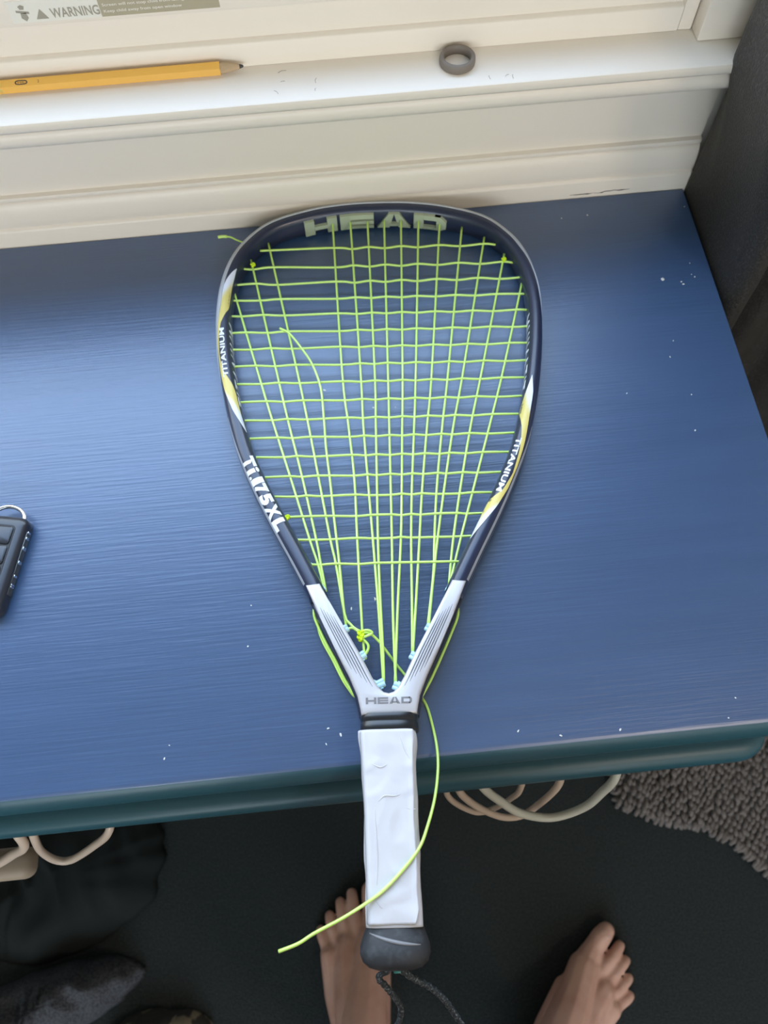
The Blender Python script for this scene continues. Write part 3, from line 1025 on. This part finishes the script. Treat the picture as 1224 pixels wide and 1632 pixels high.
# long loose tail from the knot, under the throat and over the grip
string('loose_string_tail', [(-0.0175, 0.1905, 0.0130), (-0.014, 0.1915, 0.0135), (-0.0107, 0.1905, 0.0128), (-0.0051, 0.1854, 0.0100), (0.0016, 0.1768, 0.0060), (0.0060, 0.1715, 0.0026), (0.0106, 0.1658, -0.0004 + 0.0014), (0.0154, 0.16, 0.0011), (0.0196, 0.1532, 0.0010), (0.0241, 0.1451, 0.0012), (0.0271, 0.1332, 0.0014), (0.0292, 0.1196, 0.0030), (0.0291, 0.1062, 0.0062), (0.0261, 0.0894, 0.0130), (0.0209, 0.0737, 0.0200), (0.0151, 0.0614, 0.0262), (0.0047, 0.0497, 0.0272), (-0.0061, 0.0401, 0.0275), (-0.0156, 0.0341, 0.0280), (-0.0287, 0.0271, 0.0290), (-0.044, 0.0202, 0.0295), (-0.0524, 0.0156, 0.0295), (-0.0632, 0.012, 0.0290)], 150, 0.00095)
string('string_tail', [(-0.1045, 0.5243, 0.011), (-0.1091, 0.5258, 0.011), (-0.1167, 0.5295, 0.011), (-0.1221, 0.5330, 0.011), (-0.1264, 0.5338, 0.011)], 24, 0.0007)
bm = bmesh.new(); tube(bm, catmull([(-0.1255, 0.5338, 0.011), (-0.1295, 0.5340, 0.011), (-0.1330, 0.5334, 0.011)], 8), 0.00125, 8)
link('string_tail_knot', bm, M_string, rac, smooth='all')
string('outer_string', [(-0.0478, 0.2160, 0.008), (-0.0486, 0.2065, 0.0078), (-0.0456, 0.1975, 0.0075), (-0.0404, 0.1864, 0.0075), (-0.0340, 0.1744, 0.0075), (-0.0283, 0.1626, 0.0075), (-0.0215, 0.1510, 0.008)], 40, 0.0010)
string('outer_string', [(-0.0445, 0.2100, 0.0060), (-0.0458, 0.1985, 0.0055), (-0.0425, 0.1880, 0.0053), (-0.0362, 0.1762, 0.0055), (-0.0293, 0.1622, 0.006), (-0.0225, 0.1520, 0.006)], 40, 0.0010)
string('outer_string', [(0.0470, 0.2140, 0.008), (0.0474, 0.2035, 0.0078), (0.0425, 0.1915, 0.0075), (0.0358, 0.1775, 0.0075), (0.0275, 0.1611, 0.0075), (0.0208, 0.1500, 0.008)], 40, 0.0010)


def knot(name, c, R, seed, material=None):
    """a small overhand knot: a trefoil coil"""
    bm = bmesh.new()
    pts = []
    for i in range(60):
        t = 2 * math.pi * i / 59
        x = (math.sin(t) + 2 * math.sin(2 * t)) / 3
        y = (math.cos(t) - 2 * math.cos(2 * t)) / 3
        z = -math.sin(3 * t) / 2.2
        pts.append(Vector((x * R, y * R, z * R)) + Vector(c))
    tube(bm, pts, SR * 0.98, 7)
    return link(name, bm, material or M_knot, rac, smooth='all')


knot('string_knot', (-0.0168, 0.1905, 0.0132), 0.0024, 1)
knot('string_knot', (-0.0176, 0.1880, 0.0128), 0.0018, 2)
knot('string_knot', (-0.0680, 0.2752, 0.0130), 0.0017, 3)
knot('string_knot', (-0.1020, 0.5010, 0.0130), 0.0015, 4)
knot('string_knot', (0.1028, 0.4985, 0.0130), 0.0015, 5)
string('knot_loop', [(-0.0165, 0.1925, 0.0135), (-0.0125, 0.1926, 0.0145), (-0.0098, 0.1910, 0.0138), (-0.0125, 0.1893, 0.0138), (-0.0165, 0.1880, 0.0135)], 30)
string('knot_loop', [(-0.0262, 0.1945, 0.0115), (-0.0227, 0.1951, 0.0118), (-0.0190, 0.1925, 0.0125)], 16)
string('knot_loop', [(-0.0165, 0.1880, 0.0125), (-0.0128, 0.1838, 0.0120), (-0.0128, 0.1805, 0.0116), (-0.0148, 0.1770, 0.0115)], 16)
# grommets
GROM = [(-0.0419, 0.2225, -58), (-0.0262, 0.1943, -58), (-0.0151, 0.1765, -58), (-0.0033, 0.1580, -65), (0.0045, 0.1578, 65), (0.0161, 0.1769, 58), (0.0270, 0.1954, 58), (0.0421, 0.2217, 58),
        (-0.0506, 0.2406, -90), (0.0514, 0.2398, 90), (-0.0609, 0.2594, -90), (0.0621, 0.2584, 90), (-0.0680, 0.2762, -90), (0.0716, 0.2752, 90)]
for k, (x, y, ang) in enumerate(GROM):
    bm = bmesh.new()
    a = math.radians(ang)
    d = Vector((-math.sin(a), math.cos(a), 0))
    big = k < 8
    l0, l1, r = (0.0045, 0.0012, 0.0019) if big else (0.003, 0.0005, 0.00125)
    P0, P1 = Vector((x, y, SZ)) - d * l0, Vector((x, y, SZ)) + d * l1
    tube(bm, [P0, P1 - d * 0.0004, P1], [r, r, r * 0.8], 10)
    if big:
        q = Vector((d.y, -d.x, 0)) * 0.0024
        tube(bm, [P0 - q, P1 - q - d * 0.0006, P1 - q], [r * .8, r * .8, r * 0.6], 10)
        tube(bm, [P0 - d * .001 - q * 2, P0 + d * 0.0025 - q * 0.5, P0 + d * .0025 + q], [r * .7, r * .7, r * 0.6], 8)
    link('grommet', bm, M_grom, rac, smooth=True)
# ------------------------------------------------------------------ on the sill: pencil and ring
pen = empty('pencil', (-0.3570, 0.0033, 0.1443), math.radians(180 + 0.3))
tag(pen, 'yellow wooden pencil with brass ferrule and blunt tip lying on the white sill', 'pencil')


def hexring(x, r, n=6):
    return [Vector((x, r * math.cos(2 * math.pi * (k + .5) / n), r * math.sin(2 * math.pi * (k + .5) / n))) for k in range(n)]


def round_ring(x, r, n=24, dz=0.0, dy=0.0):
    return [Vector((x, dy + r * math.cos(2 * math.pi * k / n), dz + r * math.sin(2 * math.pi * k / n))) for k in range(n)]


PR = 0.0047
bm = bmesh.new(); loft(bm, [hexring(0.0150, PR), hexring(0.1680, PR)])
body = link('barrel', bm, M_pyel, pen)
bm = bmesh.new(); loft(bm, [round_ring(0.0003, 0.0008), round_ring(0.0030, 0.0019), round_ring(0.0080, 0.0029), round_ring(0.0151, 0.0037)])
link('sharpened_cone', bm, M_wood, pen, smooth=True)
bm = bmesh.new(); loft(bm, [round_ring(-0.0010, 0.0003), round_ring(-0.0006, 0.0008), round_ring(0.0014, 0.0014), round_ring(0.0022, 0.0014)])
link('graphite_tip', bm, M_lead, pen, smooth='all')
bm = bmesh.new()
R = []
for i in range(20):
    R.append(round_ring(0.1640 + 0.014 * i / 19, 0.0041 + (0.0003 if i % 4 < 2 else 0.0)))
loft(bm, R)
link('ferrule', bm, M_brass, pen, smooth=True)
bm = bmesh.new(); loft(bm, [round_ring(0.1775, 0.0038), round_ring(0.186, 0.0038), round_ring(0.1875, 0.0030)])
link('eraser', bm, M_eras, pen, smooth=True)
# print on the face that looks up to the room (pencil local +y is toward the room after the half turn)
PF = Vector((0, math.cos(math.radians(60)), math.sin(math.radians(60))))
PT = Vector((0, -math.sin(math.radians(60)), math.cos(math.radians(60))))
on_pen = lambda x, y: Vector((x, 0, 0)) + PF * (PR * math.cos(math.pi / 6) + 0.00006) + PT * y
bm = bmesh.new()
N = 40
ro, ri = [], []
for k in range(N):
    a = 2 * math.pi * k / N
    for lst, ww, hh in ((ro, 0.0043, 0.00155), (ri, 0.0034, 0.00085)):
        c, s = math.cos(a), math.sin(a)
        lst.append(bm.verts.new(on_pen(0.1500 + math.copysign(abs(c) ** .6, c) * ww, math.copysign(abs(s) ** .8, s) * hh)))
for k in range(N):
    j = (k + 1) % N
    bm.faces.new((ro[k], ro[j], ri[j], ri[k]))
link('oval_mark', bm, M_pprint, pen)
link('grade_mark', text_bm('HB', 0.0045, 0.0012, mapf=lambda x, y, z: on_pen(0.1523 - x, y - 0.0006)), M_pprint, pen)
link('grade_mark', text_bm('2', 0.0012, 0.0018, mapf=lambda x, y, z: on_pen(0.1390 - x, y - 0.0009)), M_pprint, pen)

ring = empty('finger_ring', (-0.2085, -0.0065, 0.140))
bm = bmesh.new()
RO, RI, RHh = 0.0124, 0.0093, 0.0062
prof = [(RI + 0.0004, 0), (RO - 0.0009, 0), (RO, 0.001), (RO + .0002, RHh / 2), (RO, RHh - 0.001), (RO - 0.0009, RHh), (RI + 0.0007, RHh), (RI, RHh - 0.0008), (RI - .0002, RHh / 2), (RI, 0.0008)]
loft(bm, [[Vector((r * math.cos(2 * math.pi * i / 64), r * math.sin(2 * math.pi * i / 64), z + 0.0001)) for r, z in prof] for i in range(64)], closed=True)
link('band', bm, M_ring, ring, smooth='all')
tag(ring, 'dark grey silicone finger ring lying flat on the white window sill', 'ring')

bm = bmesh.new()
for (x, y, a, L) in ((-0.335, -0.020, -0.9, 0.0045), (-0.307, -0.0115, 1.4, 0.005), (-0.308, -0.0205, 1.3, 0.0028), (-0.330, 0.000, 0.3, 0.006), (-0.188, -0.023, 1.7, 0.004), (-0.172, -0.024, 1.5, 0.004), (-0.176, -0.0225, 0.6, 0.003), (-0.33, -0.010, 0.2, 0.003)):
    d = Vector((math.cos(a), math.sin(a), 0))
    q = Vector((-d.y, d.x, 0))
    c = catmull([Vector((x, y, 0.1401)) - d * L / 2, Vector((x, y, 0.1403)) + q * L * 0.12, Vector((x, y, 0.1401)) + d * L / 2], 6)
    tube(bm, c, 0.00010, 4)
hs = link('dust_and_hairs', bm, M_scuff)
hs['kind'] = 'stuff'
tag(hs, 'short stray hairs and dust specks scattered on the white sill', 'dust')

# ------------------------------------------------------------------ key fob at the left edge of the desk
fob = empty('car_key_fob', (-0.5635, -0.2930, 0.0), math.radians(-12))
tag(fob, 'black plastic key fob with a steel loop at the left of the blue desk', 'key')
bm = bmesh.new()
FW, FL = 0.0185, 0.036


def rrect(hw, hl, r, n=6):
    P = []
    for cx, cy, a0 in ((hw - r, hl - r, 0), (-hw + r, hl - r, 90), (-hw + r, -hl + r, 180), (hw - r, -hl + r, 270)):
        for i in range(n + 1):
            a = math.radians(a0 + 90 * i / n)
            P.append((cx + r * math.cos(a), cy + r * math.sin(a)))
    return P


loft(bm, [[Vector((x, y, z)) for x, y in rrect(FW - d, FL - d, 0.006 - d * .5)] for z, d in ((0.0, 0.0025), (0.0006, 0.0012), (0.003, 0.0), (0.0095, 0.0), (0.0118, 0.0012), (0.0128, 0.0034), (0.0131, 0.006))])
link('shell', bm, M_fob, fob, smooth=True)
bm = bmesh.new()
loft(bm, [[Vector((x, y + 0.006, z)) for x, y in rrect(FW - 0.0065 - d, FL - 0.0135 - d, 0.003)] for z, d in ((0.0128, 0), (0.01335, 0.0), (0.01335, 0.0007))])
link('panel_groove', bm, M_fobg, fob, smooth=True)
for yc, hl in ((0.0205, 0.0065), (0.006, 0.0068), (-0.008, 0.006)):
    bm = bmesh.new()
    loft(bm, [[Vector((x, y + yc, z)) for x, y in rrect(0.0108 - d, hl - d, 0.0022)] for z, d in ((0.0130, 0), (0.0140, 0.0), (0.0145, 0.0008))])
    link('button', bm, M_fob, fob, smooth=True)
bm = bmesh.new(); box(bm, FW - 0.0004, FW + 0.0004, -0.020, 0.026, 0.0034, 0.0090, 0.0003)
bl = link('folded_blade', bm, M_blade, fob, smooth=True)
bm = bmesh.new()
for yc, hh in ((0.0258, 0.0008), (0.0215, 0.0010), (0.0140, 0.0013), (0.0035, 0.0012), (-0.0065, 0.0009), (-0.0128, 0.0006), (-0.0143, 0.0006)):
    box(bm, FW + 0.0002, FW + 0.0009, yc - hh, yc + hh, 0.0045, 0.0085, 0.0002)
link('blade_notch', bm, M_chrome, bl, smooth=True)
bm = bmesh.new()
c = [(0.0125 * math.cos(a) + 0.0015, 0.0335 + 0.0105 * math.sin(a), 0.0085) for a in [math.radians(-12 + 204 * i / 30) for i in range(31)]]
tube(bm, c, 0.0015, 10)
link('steel_loop', bm, M_chrome, fob, smooth='all')

# ------------------------------------------------------------------ curtain right of the desk
bm = bmesh.new()
plan = [(0.0030, -0.0005), (0.0035, -0.02), (0.0040, -0.05), (0.0045, -0.09), (0.0055, -0.112), (0.012, -0.124), (0.022, -0.122), (0.031, -0.100), (0.037, -0.065), (0.046, -0.040), (0.062, -0.036), (0.080, -0.048), (0.095, -0.060), (0.112, -0.055), (0.130, -0.040),
        (0.150, -0.040), (0.170, -0.056), (0.194, -0.062), (0.220, -0.044), (0.245, -0.040), (0.275, -0.060), (0.306, -0.056), (0.34, -0.04), (0.38, -0.045)]
PL = catmull([(x, y, 0) for x, y in plan], 150)
zs = [FZ + 0.004, -0.55, -0.4, -0.25, -0.12, -0.05, 0.0, 0.02, 0.04, 0.055, 0.07, 0.085, 0.095, 0.105, 0.115, 0.125, 0.135, 0.145, 0.16, 0.18, 0.21, 0.26, 0.4, 0.6, 0.8, 1.0, 1.2, 1.4, 1.7]
V = []
for z in zs:
    b = max(0.0, min(1.0, (z - 0.015) / 0.125)) ** 1.7
    row = []
    for q in PL:
        d = max(0.0, min(1.0, (-q.y) / 0.028)) if q.x < 0.02 else max(0.0, 1 - (q.x - 0.02) / 0.03)
        off = -0.0235 * b * d
        sway = 0.004 * noise.noise(Vector((q.x * 9, q.y * 9, z * 2))) * (min(1, max(0, (q.x - 0.006) / 0.02)))
        yy = q.y - (0.0315 * (1 - 0) * b if (q.y > -0.0315 and q.x >= 0.05) else 0)
        if z > 0.10 and q.x > 0.03:
            yy = min(yy, -0.036)
        row.append(bm.verts.new((q.x + off + sway + (0.0015 if z < 0 else 0), yy, z)))
    V.append(row)
for i in range(len(zs) - 1):
    for k in range(len(PL) - 1):
        bm.faces.new((V[i][k], V[i][k + 1], V[i + 1][k + 1], V[i + 1][k]))
cur = link('curtain', bm, M_curtain, smooth='all')
cur.modifiers.new('thick', 'SOLIDIFY').thickness = 0.0012
cur.modifiers['thick'].offset = -1
tag(cur, 'heavy charcoal curtain hanging beside the right end of the desk', 'curtain')

# ------------------------------------------------------------------ cables hanging under the tray
def cable(pts, r, label, m_):
    bm = bmesh.new()
    tube(bm, catmull(pts, 70), r, 10)
    o = link('hanging_cable', bm, m_, smooth='all')
    tag(o, label, 'cable')
    return o


cable([(-0.2420, -0.43, -0.0815), (-0.2380, -0.4580, -0.0900), (-0.2339, -0.4652, -0.1), (-0.2214, -0.4729, -0.125), (-0.2025, -0.4832, -0.15), (-0.1766, -0.4886, -0.16), (-0.1524, -0.4839, -0.15), (-0.1415, -0.4749, -0.125), (-0.1366, -0.4673, -0.1), (-0.1340, -0.4550, -0.090), (-0.131, -0.43, -0.0815)], 0.0034,
      'thick pale cable in the widest loop under the desk, right of the racquet handle', M_cablew)
cable([(-0.2560, -0.43, -0.0810), (-0.2530, -0.4560, -0.1000), (-0.2498, -0.4659, -0.12), (-0.233, -0.476, -0.16), (-0.2126, -0.4835, -0.19), (-0.1955, -0.4840, -0.2), (-0.1852, -0.4789, -0.18), (-0.1762, -0.4681, -0.12), (-0.1740, -0.4550, -0.100), (-0.172, -0.43, -0.0810)], 0.0029,
      'cream cable looping just behind the thick pale loop under the tray', M_cable)
cable([(-0.2640, -0.43, -0.0805), (-0.2610, -0.4560, -0.115), (-0.2583, -0.4661, -0.14), (-0.2439, -0.474, -0.18), (-0.2285, -0.4776, -0.21), (-0.2145, -0.4752, -0.2), (-0.2052, -0.4705, -0.17), (-0.2022, -0.467, -0.14), (-0.2000, -0.4540, -0.110), (-0.198, -0.43, -0.0805)], 0.0024,
      'thin cream cable starting nearest the racquet handle under the tray', M_cable)
cable([(-0.6700, -0.43, -0.0815), (-0.6600, -0.4750, -0.135), (-0.6459, -0.4874, -0.16), (-0.6315, -0.4843, -0.16), (-0.6125, -0.4792, -0.15), (-0.5963, -0.4749, -0.135), (-0.5780, -0.4703, -0.113), (-0.5790, -0.4560, -0.092), (-0.580, -0.43, -0.0815)], 0.0036,
      'beige cable running off the left edge of the picture below the desk tray', M_cable)
cable([(-0.5660, -0.43, -0.0810), (-0.5670, -0.4560, -0.095), (-0.5700, -0.4680, -0.113), (-0.5765, -0.4752, -0.142), (-0.5725, -0.4814, -0.16), (-0.5601, -0.4822, -0.16), (-0.5322, -0.4749, -0.13), (-0.5116, -0.4686, -0.1), (-0.5060, -0.4560, -0.090), (-0.503, -0.43, -0.0815)], 0.0030,
      'beige cable in a single round sagging loop under the left part of the tray', M_cable)
bm = bmesh.new()
box(bm, -0.668, -0.6150, -0.4920, -0.4660, -0.232, -0.205, 0.009, 4)
ad = empty('power_adapter', (-0.64, -0.479, -0.232))
o = link('housing', bm, M_tan, ad, smooth=True); o.location = (0.64, 0.479, 0.232)
bm = bmesh.new(); tube(bm, catmull([(-0.645, -0.475, -0.208), (-0.65, -0.465, -0.16), (-0.65, -0.44, -0.10), (-0.65, -0.42, -0.0800)], 30), 0.0028, 8)
o = link('lead', bm, M_tan, ad, smooth='all'); o.location = (0.64, 0.479, 0.232)
tag(ad, 'rounded tan adapter block hanging behind the beige cable at the left edge', 'adapter')

# ------------------------------------------------------------------ shaggy rug on the floor at the right
rugpoly = [(0.022, -0.12), (0.022, -0.468), (0.050, -0.482), (0.082, -0.497), (0.138, -0.510), (0.175, -0.535), (0.212, -0.580), (0.33, -0.72), (0.52, -0.60), (0.52, -0.12)]
rugc = Vector((0.25, -0.40, FZ))
rug = empty('shaggy_rug', rugc)
tag(rug, 'taupe shaggy rug on the dark floor at the lower right, partly under the desk', 'rug')
bm = bmesh.new(); plate(bm, rugpoly, FZ + 0.0005, FZ + 0.006, 0.002, 2)
o = link('backing', bm, M_rug, rug, smooth=True); o.location = -rugc


def inside(x, y, poly):
    c = False
    n = len(poly)
    for i in range(n):
        (x1, y1), (x2, y2) = poly[i], poly[(i + 1) % n]
        if (y1 > y) != (y2 > y) and x < (x2 - x1) * (y - y1) / (y2 - y1) + x1:
            c = not c
    return c


bm = bmesh.new()
TUFT = []


def tuft(bm, base, d, L, r):
    P = catmull([base, base + Vector((d.x * .35, d.y * .35, .5)) * L * .55, base + d * L], 4)
    tube(bm, P, [r * .75, r, r * 1.02, r * .55], 6)


rot = math.radians(-46)
cu_, su_ = math.cos(rot), math.sin(rot)
nt_ = 0
for i in range(-70, 70):
    for j in range(-70, 70):
        a, b = i * 0.0070, j * 0.0100
        x = 0.25 + a * cu_ - b * su_ + random.gauss(0, 0.0007)
        y = -0.42 + a * su_ + b * cu_ + random.gauss(0, 0.0007)
        if y > -0.30 or x > 0.42 or not inside(x, y, rugpoly):
            continue
        fold = 0.018 * math.exp(-((x - 0.055) / 0.028) ** 2) + 0.010 * math.exp(-((x - 0.115) / 0.03) ** 2)
        an = rot + math.pi / 2 * 0 + random.gauss(-1.2, 0.25)
        d = Vector((math.cos(an) * 0.8, math.sin(an) * 0.8, random.uniform(0.35, 0.7))).normalized()
        tuft(bm, Vector((x, y, FZ + 0.004 + fold * random.uniform(.7, 1))), d, random.uniform(0.010, 0.014), 0.0034)
        nt_ += 1
edge = [(0.022, -0.40), (0.022, -0.468), (0.050, -0.482), (0.082, -0.497), (0.138, -0.510), (0.175, -0.535), (0.212, -0.580), (0.33, -0.72)]
for (ax, ay), (bx, by) in zip(edge, edge[1:]):
    L = math.hypot(bx - ax, by - ay)
    k = int(L / 0.0062)
    for q in range(k):
        t = (q + random.uniform(.2, .8)) / k
        nrm = Vector((by - ay, -(bx - ax), 0)).normalized()
        nrm = -nrm if inside(ax + (bx - ax) * t + nrm.x * .004, ay + (by - ay) * t + nrm.y * .004, rugpoly) else nrm
        d = (nrm + Vector((random.gauss(0, .22), random.gauss(0, .22), -0.02))).normalized()
        tuft(bm, Vector((ax + (bx - ax) * t, ay + (by - ay) * t, FZ + 0.006)) - nrm * 0.004, d, random.uniform(0.012, 0.016), 0.0036)
o = link('chenille_pile', bm, M_rug, rug, smooth='all')
o.location = -rugc
o['kind'] = 'stuff'

# ------------------------------------------------------------------ clothes heaped on the floor at the left
def garment(name, cx, cy, rx, ry, h, seed, m_, label, rot_=0.0, folds=6.0, fold_h=0.35, base=0.0, amp=0.16):
    bm = bmesh.new()
    NA, NRr = 72, 26
    c0 = Vector((seed * 3.1, seed * 1.7, 0))
    rows = []
    for i in range(1, NRr + 1):
        t = i / NRr
        row = []
        for k in range(NA):
            a = 2 * math.pi * k / NA
            rr = t * (1 + amp * noise.noise(Vector((math.cos(a) * 1.6, math.sin(a) * 1.6, seed))) + 0.06 * noise.noise(Vector((math.cos(a) * 5, math.sin(a) * 5, seed + 4))))
            x, y = rx * rr * math.cos(a), ry * rr * math.sin(a)
            e = max(0.0, 1 - t ** 3.0)
            q = Vector((x * folds * 2, y * folds * 2, 0)) + c0
            n1 = noise.noise(q)
            rid = 1 - abs(noise.noise(Vector((x * folds * 5 + n1 * 1.5, y * folds * 2.2, seed))))
            z = base + h * e * (0.62 + 0.38 * n1) + h * fold_h * e ** .5 * (rid - 0.6) + 0.006 * (1 - t) + 0.0025
            xr, yr = x * math.cos(rot_) - y * math.sin(rot_), x * math.sin(rot_) + y * math.cos(rot_)
            row.append(bm.verts.new((xr, yr, max(z, 0.002 + base))))
        rows.append(row)
    ctr = bm.verts.new((0, 0, sum(v.co.z for v in rows[0]) / NA))
    for k in range(NA):
        bm.faces.new((ctr, rows[0][k], rows[0][(k + 1) % NA]))
    for i in range(NRr - 1):
        for k in range(NA):
            j = (k + 1) % NA
            bm.faces.new((rows[i][k], rows[i + 1][k], rows[i + 1][j], rows[i][j]))
    low = [bm.verts.new((v.co.x * .97, v.co.y * .97, 0.0005 + base * .9)) for v in rows[-1]]
    for k in range(NA):
        j = (k + 1) % NA
        bm.faces.new((rows[-1][k], low[k], low[j], rows[-1][j]))
    bm.faces.new(low[::-1])
    o = link(name, bm, m_, smooth='all')
    o.location = (cx, cy, FZ)
    tag(o, label, 'clothing')
    return o


garment('black_garment', -0.775, -0.492, 0.150, 0.098, 0.085, 1, M_gblk, 'crumpled black garment heaped on the dark floor below the hanging beige cables', 0.3, 5)
garment('grey_garment', -0.790, -0.643, 0.130, 0.042, 0.085, 5, M_ggry, 'heather grey jersey garment bunched in front of the black garment on the floor', 0.22, 8, 0.5)
garment('patterned_garment', -0.645, -0.697, 0.068, 0.034, 0.045, 9, M_gtan, 'tan and dark patterned cloth at the bottom edge, beside the grey garment', 0.1, 8, 0.5)

# ------------------------------------------------------------------ the barefoot person
def hull(bm, a, ra, b, rb, sub=2):
    """tapered capsule between two points"""
    a, b = Vector(a), Vector(b)
    t = bmesh.new()
    bmesh.ops.create_icosphere(t, subdivisions=sub, radius=ra)
    for v in t.verts:
        v.co += a
    n0 = len(t.verts)
    r = bmesh.ops.create_icosphere(t, subdivisions=sub, radius=rb)
    for v in r['verts']:
        v.co += b
    res = bmesh.ops.convex_hull(t, input=t.verts[:])
    junk = [g for g in res['geom_interior'] if isinstance(g, bmesh.types.BMVert)]
    bmesh.ops.delete(t, geom=junk, context='VERTS')
    me = bpy.data.meshes.new('tmp')
    t.to_mesh(me)
    t.free()
    bm.from_mesh(me)
    bpy.data.meshes.remove(me)


# right foot: x lateral, y toward the toes, z up
CH = [
 [((0, 0.028, 0.026), 0.026), ((0.002, 0.050, 0.036), 0.030)],
 [((0, 0.045, 0.030), 0.029), ((0.010, 0.085, 0.026), 0.027), ((0.027, 0.130, 0.019), 0.0195), ((0.034, 0.172, 0.0150), 0.0150)],
 [((0, 0.058, 0.070), 0.034), ((-0.004, 0.100, 0.058), 0.030), ((-0.012, 0.145, 0.038), 0.0250), ((-0.022, 0.186, 0.0215), 0.0212)],
 [((0.002, 0.080, 0.055), 0.030), ((0.008, 0.130, 0.036), 0.0250), ((0.012, 0.180, 0.0190), 0.0180)],
 [((-0.010, 0.100, 0.030), 0.026), ((-0.020, 0.150, 0.022), 0.022)],
 [((-0.022, 0.188, 0.0200), 0.0190), ((-0.025, 0.214, 0.0165), 0.0135), ((-0.0245, 0.232, 0.0150), 0.0138), ((-0.0235, 0.243, 0.0125), 0.0118)],
 [((-0.003, 0.190, 0.0180), 0.0120), ((-0.0005, 0.216, 0.0180), 0.0083), ((0.0012, 0.234, 0.0125), 0.0080), ((0.0016, 0.241, 0.0088), 0.0075)],
 [((0.0105, 0.186, 0.0165), 0.0112), ((0.0145, 0.209, 0.0165), 0.0078), ((0.0172, 0.226, 0.0115), 0.0075), ((0.0178, 0.232, 0.0084), 0.0071)],
 [((0.0230, 0.178, 0.0150), 0.0108), ((0.0288, 0.198, 0.0150), 0.0075), ((0.0324, 0.212, 0.0105), 0.0072), ((0.0332, 0.218, 0.0080), 0.0068)],
 [((0.0340, 0.168, 0.0130), 0.0105), ((0.0410, 0.185, 0.0130), 0.0074), ((0.0452, 0.196, 0.0095), 0.0072), ((0.0462, 0.202, 0.0076), 0.0068)],
 [((0.001, 0.050, 0.060), 0.034), ((0, 0.046, 0.105), 0.033), ((0, 0.046, 0.17), 0.036), ((0, 0.036, 0.27), 0.049), ((0, 0.040, 0.36), 0.050), ((0, 0.048, 0.43), 0.053)],
 [((-0.026, 0.052, 0.070), 0.014), ((-0.024, 0.052, 0.085), 0.013)],
 [((0.028, 0.046, 0.062), 0.013), ((0.026, 0.046, 0.080), 0.012)],
]
NAILS = [(-0.0243, 0.2395, 0.0252, 0.0080, 0.0068, -30), (0.0015, 0.2385, 0.0163, 0.0042, 0.0038, -42), (0.0176, 0.2298, 0.0153, 0.0038, 0.0034, -42), (0.0330, 0.2160, 0.0146, 0.0036, 0.0031, -42), (0.0460, 0.2000, 0.0142, 0.0034, 0.0028, -42)]
pers = empty('person', (-0.20, -0.76, FZ))
tag(pers, 'barefoot person standing at the desk with both feet on the dark floor', 'person')
PB = Vector((-0.20, -0.76, FZ))
FEET = [(1.0, 0.99, Vector((-0.195, -0.806, FZ)), math.radians(-48)), (-1.0, 1.04, Vector((-0.369, -0.800, FZ)), math.radians(0.5))]
bm = bmesh.new()
HIP = [Vector((-0.235, -0.905, FZ + 0.80)), Vector((-0.395, -0.900, FZ + 0.80))]
KN = []
for (mx_, sc_, loc_, an_), hip in zip(FEET, HIP):
    M3 = Matrix.Rotation(an_, 4, 'Z')
    tr = lambda q: M3 @ Vector((q[0] * mx_ * sc_, q[1] * sc_, q[2] * sc_)) + loc_
    for ch in CH:
        for (a, ra), (b, rb) in zip(ch, ch[1:]):
            hull(bm, tr(a), ra * sc_, tr(b), rb * sc_)
    kn = tr((0, 0.048, 0.43))
    KN.append(kn)
    mid = kn.lerp(hip, 0.5)
    hull(bm, kn, 0.056, mid, 0.068)
    hull(bm, mid, 0.068, hip, 0.082)
hull(bm, HIP[0], 0.082, (HIP[0] + HIP[1]) / 2 + Vector((0, 0, 0.08)), 0.10)
hull(bm, HIP[1], 0.082, (HIP[0] + HIP[1]) / 2 + Vector((0, 0, 0.08)), 0.10)
tmp = link('body_source', bm, M_skin)
rm = tmp.modifiers.new('remesh', 'REMESH'); rm.mode = 'VOXEL'; rm.voxel_size = 0.0021; rm.use_smooth_shade = True
sm = tmp.modifiers.new('smooth', 'SMOOTH'); sm.factor = 0.5; sm.iterations = 4
dg = bpy.context.evaluated_depsgraph_get()
me = bpy.data.meshes.new_from_object(tmp.evaluated_get(dg))
bpy.data.objects.remove(tmp)
me.name = 'body'
zmin = min(v.co.z for v in me.vertices)
for v in me.vertices:
    v.co.z = max(v.co.z, FZ + 0.0004)
body = bpy.data.objects.new('body', me)
COL.objects.link(body)
body.parent = pers
body.location = -PB
me.polygons.foreach_set('use_smooth', [True] * len(me.polygons))
for (mx_, sc_, loc_, an_) in FEET:
    M3 = Matrix.Rotation(an_, 4, 'Z')
    for x, y, z, w, l, tilt in NAILS:
        bm = bmesh.new()
        rx = Matrix.Rotation(math.radians(tilt), 3, 'X')
        ball(bm, (0, 0, 0), 1.0, 2, (w * sc_, l * sc_, 0.0016 * sc_), rx)
        for v in bm.verts:
            v.co = M3 @ (Vector((x * mx_ * sc_, y * sc_, (z - 0.0012) * sc_)) + v.co) + loc_
        o = link('toenail', bm, M_nail, body, smooth='all')
bm = bmesh.new()
for hip, kn in zip(HIP, KN):
    hull(bm, hip, 0.100, hip.lerp(kn, 0.38), 0.098)
    hull(bm, hip, 0.100, (HIP[0] + HIP[1]) / 2 + Vector((0, 0, 0.10)), 0.115)
tmp = link('shorts_source', bm, M_short)
rm = tmp.modifiers.new('remesh', 'REMESH'); rm.mode = 'VOXEL'; rm.voxel_size = 0.008; rm.use_smooth_shade = True
dg = bpy.context.evaluated_depsgraph_get()
me = bpy.data.meshes.new_from_object(tmp.evaluated_get(dg))
bpy.data.objects.remove(tmp)
o = bpy.data.objects.new('shorts', me)
COL.objects.link(o)
o.parent = pers
o.location = -PB
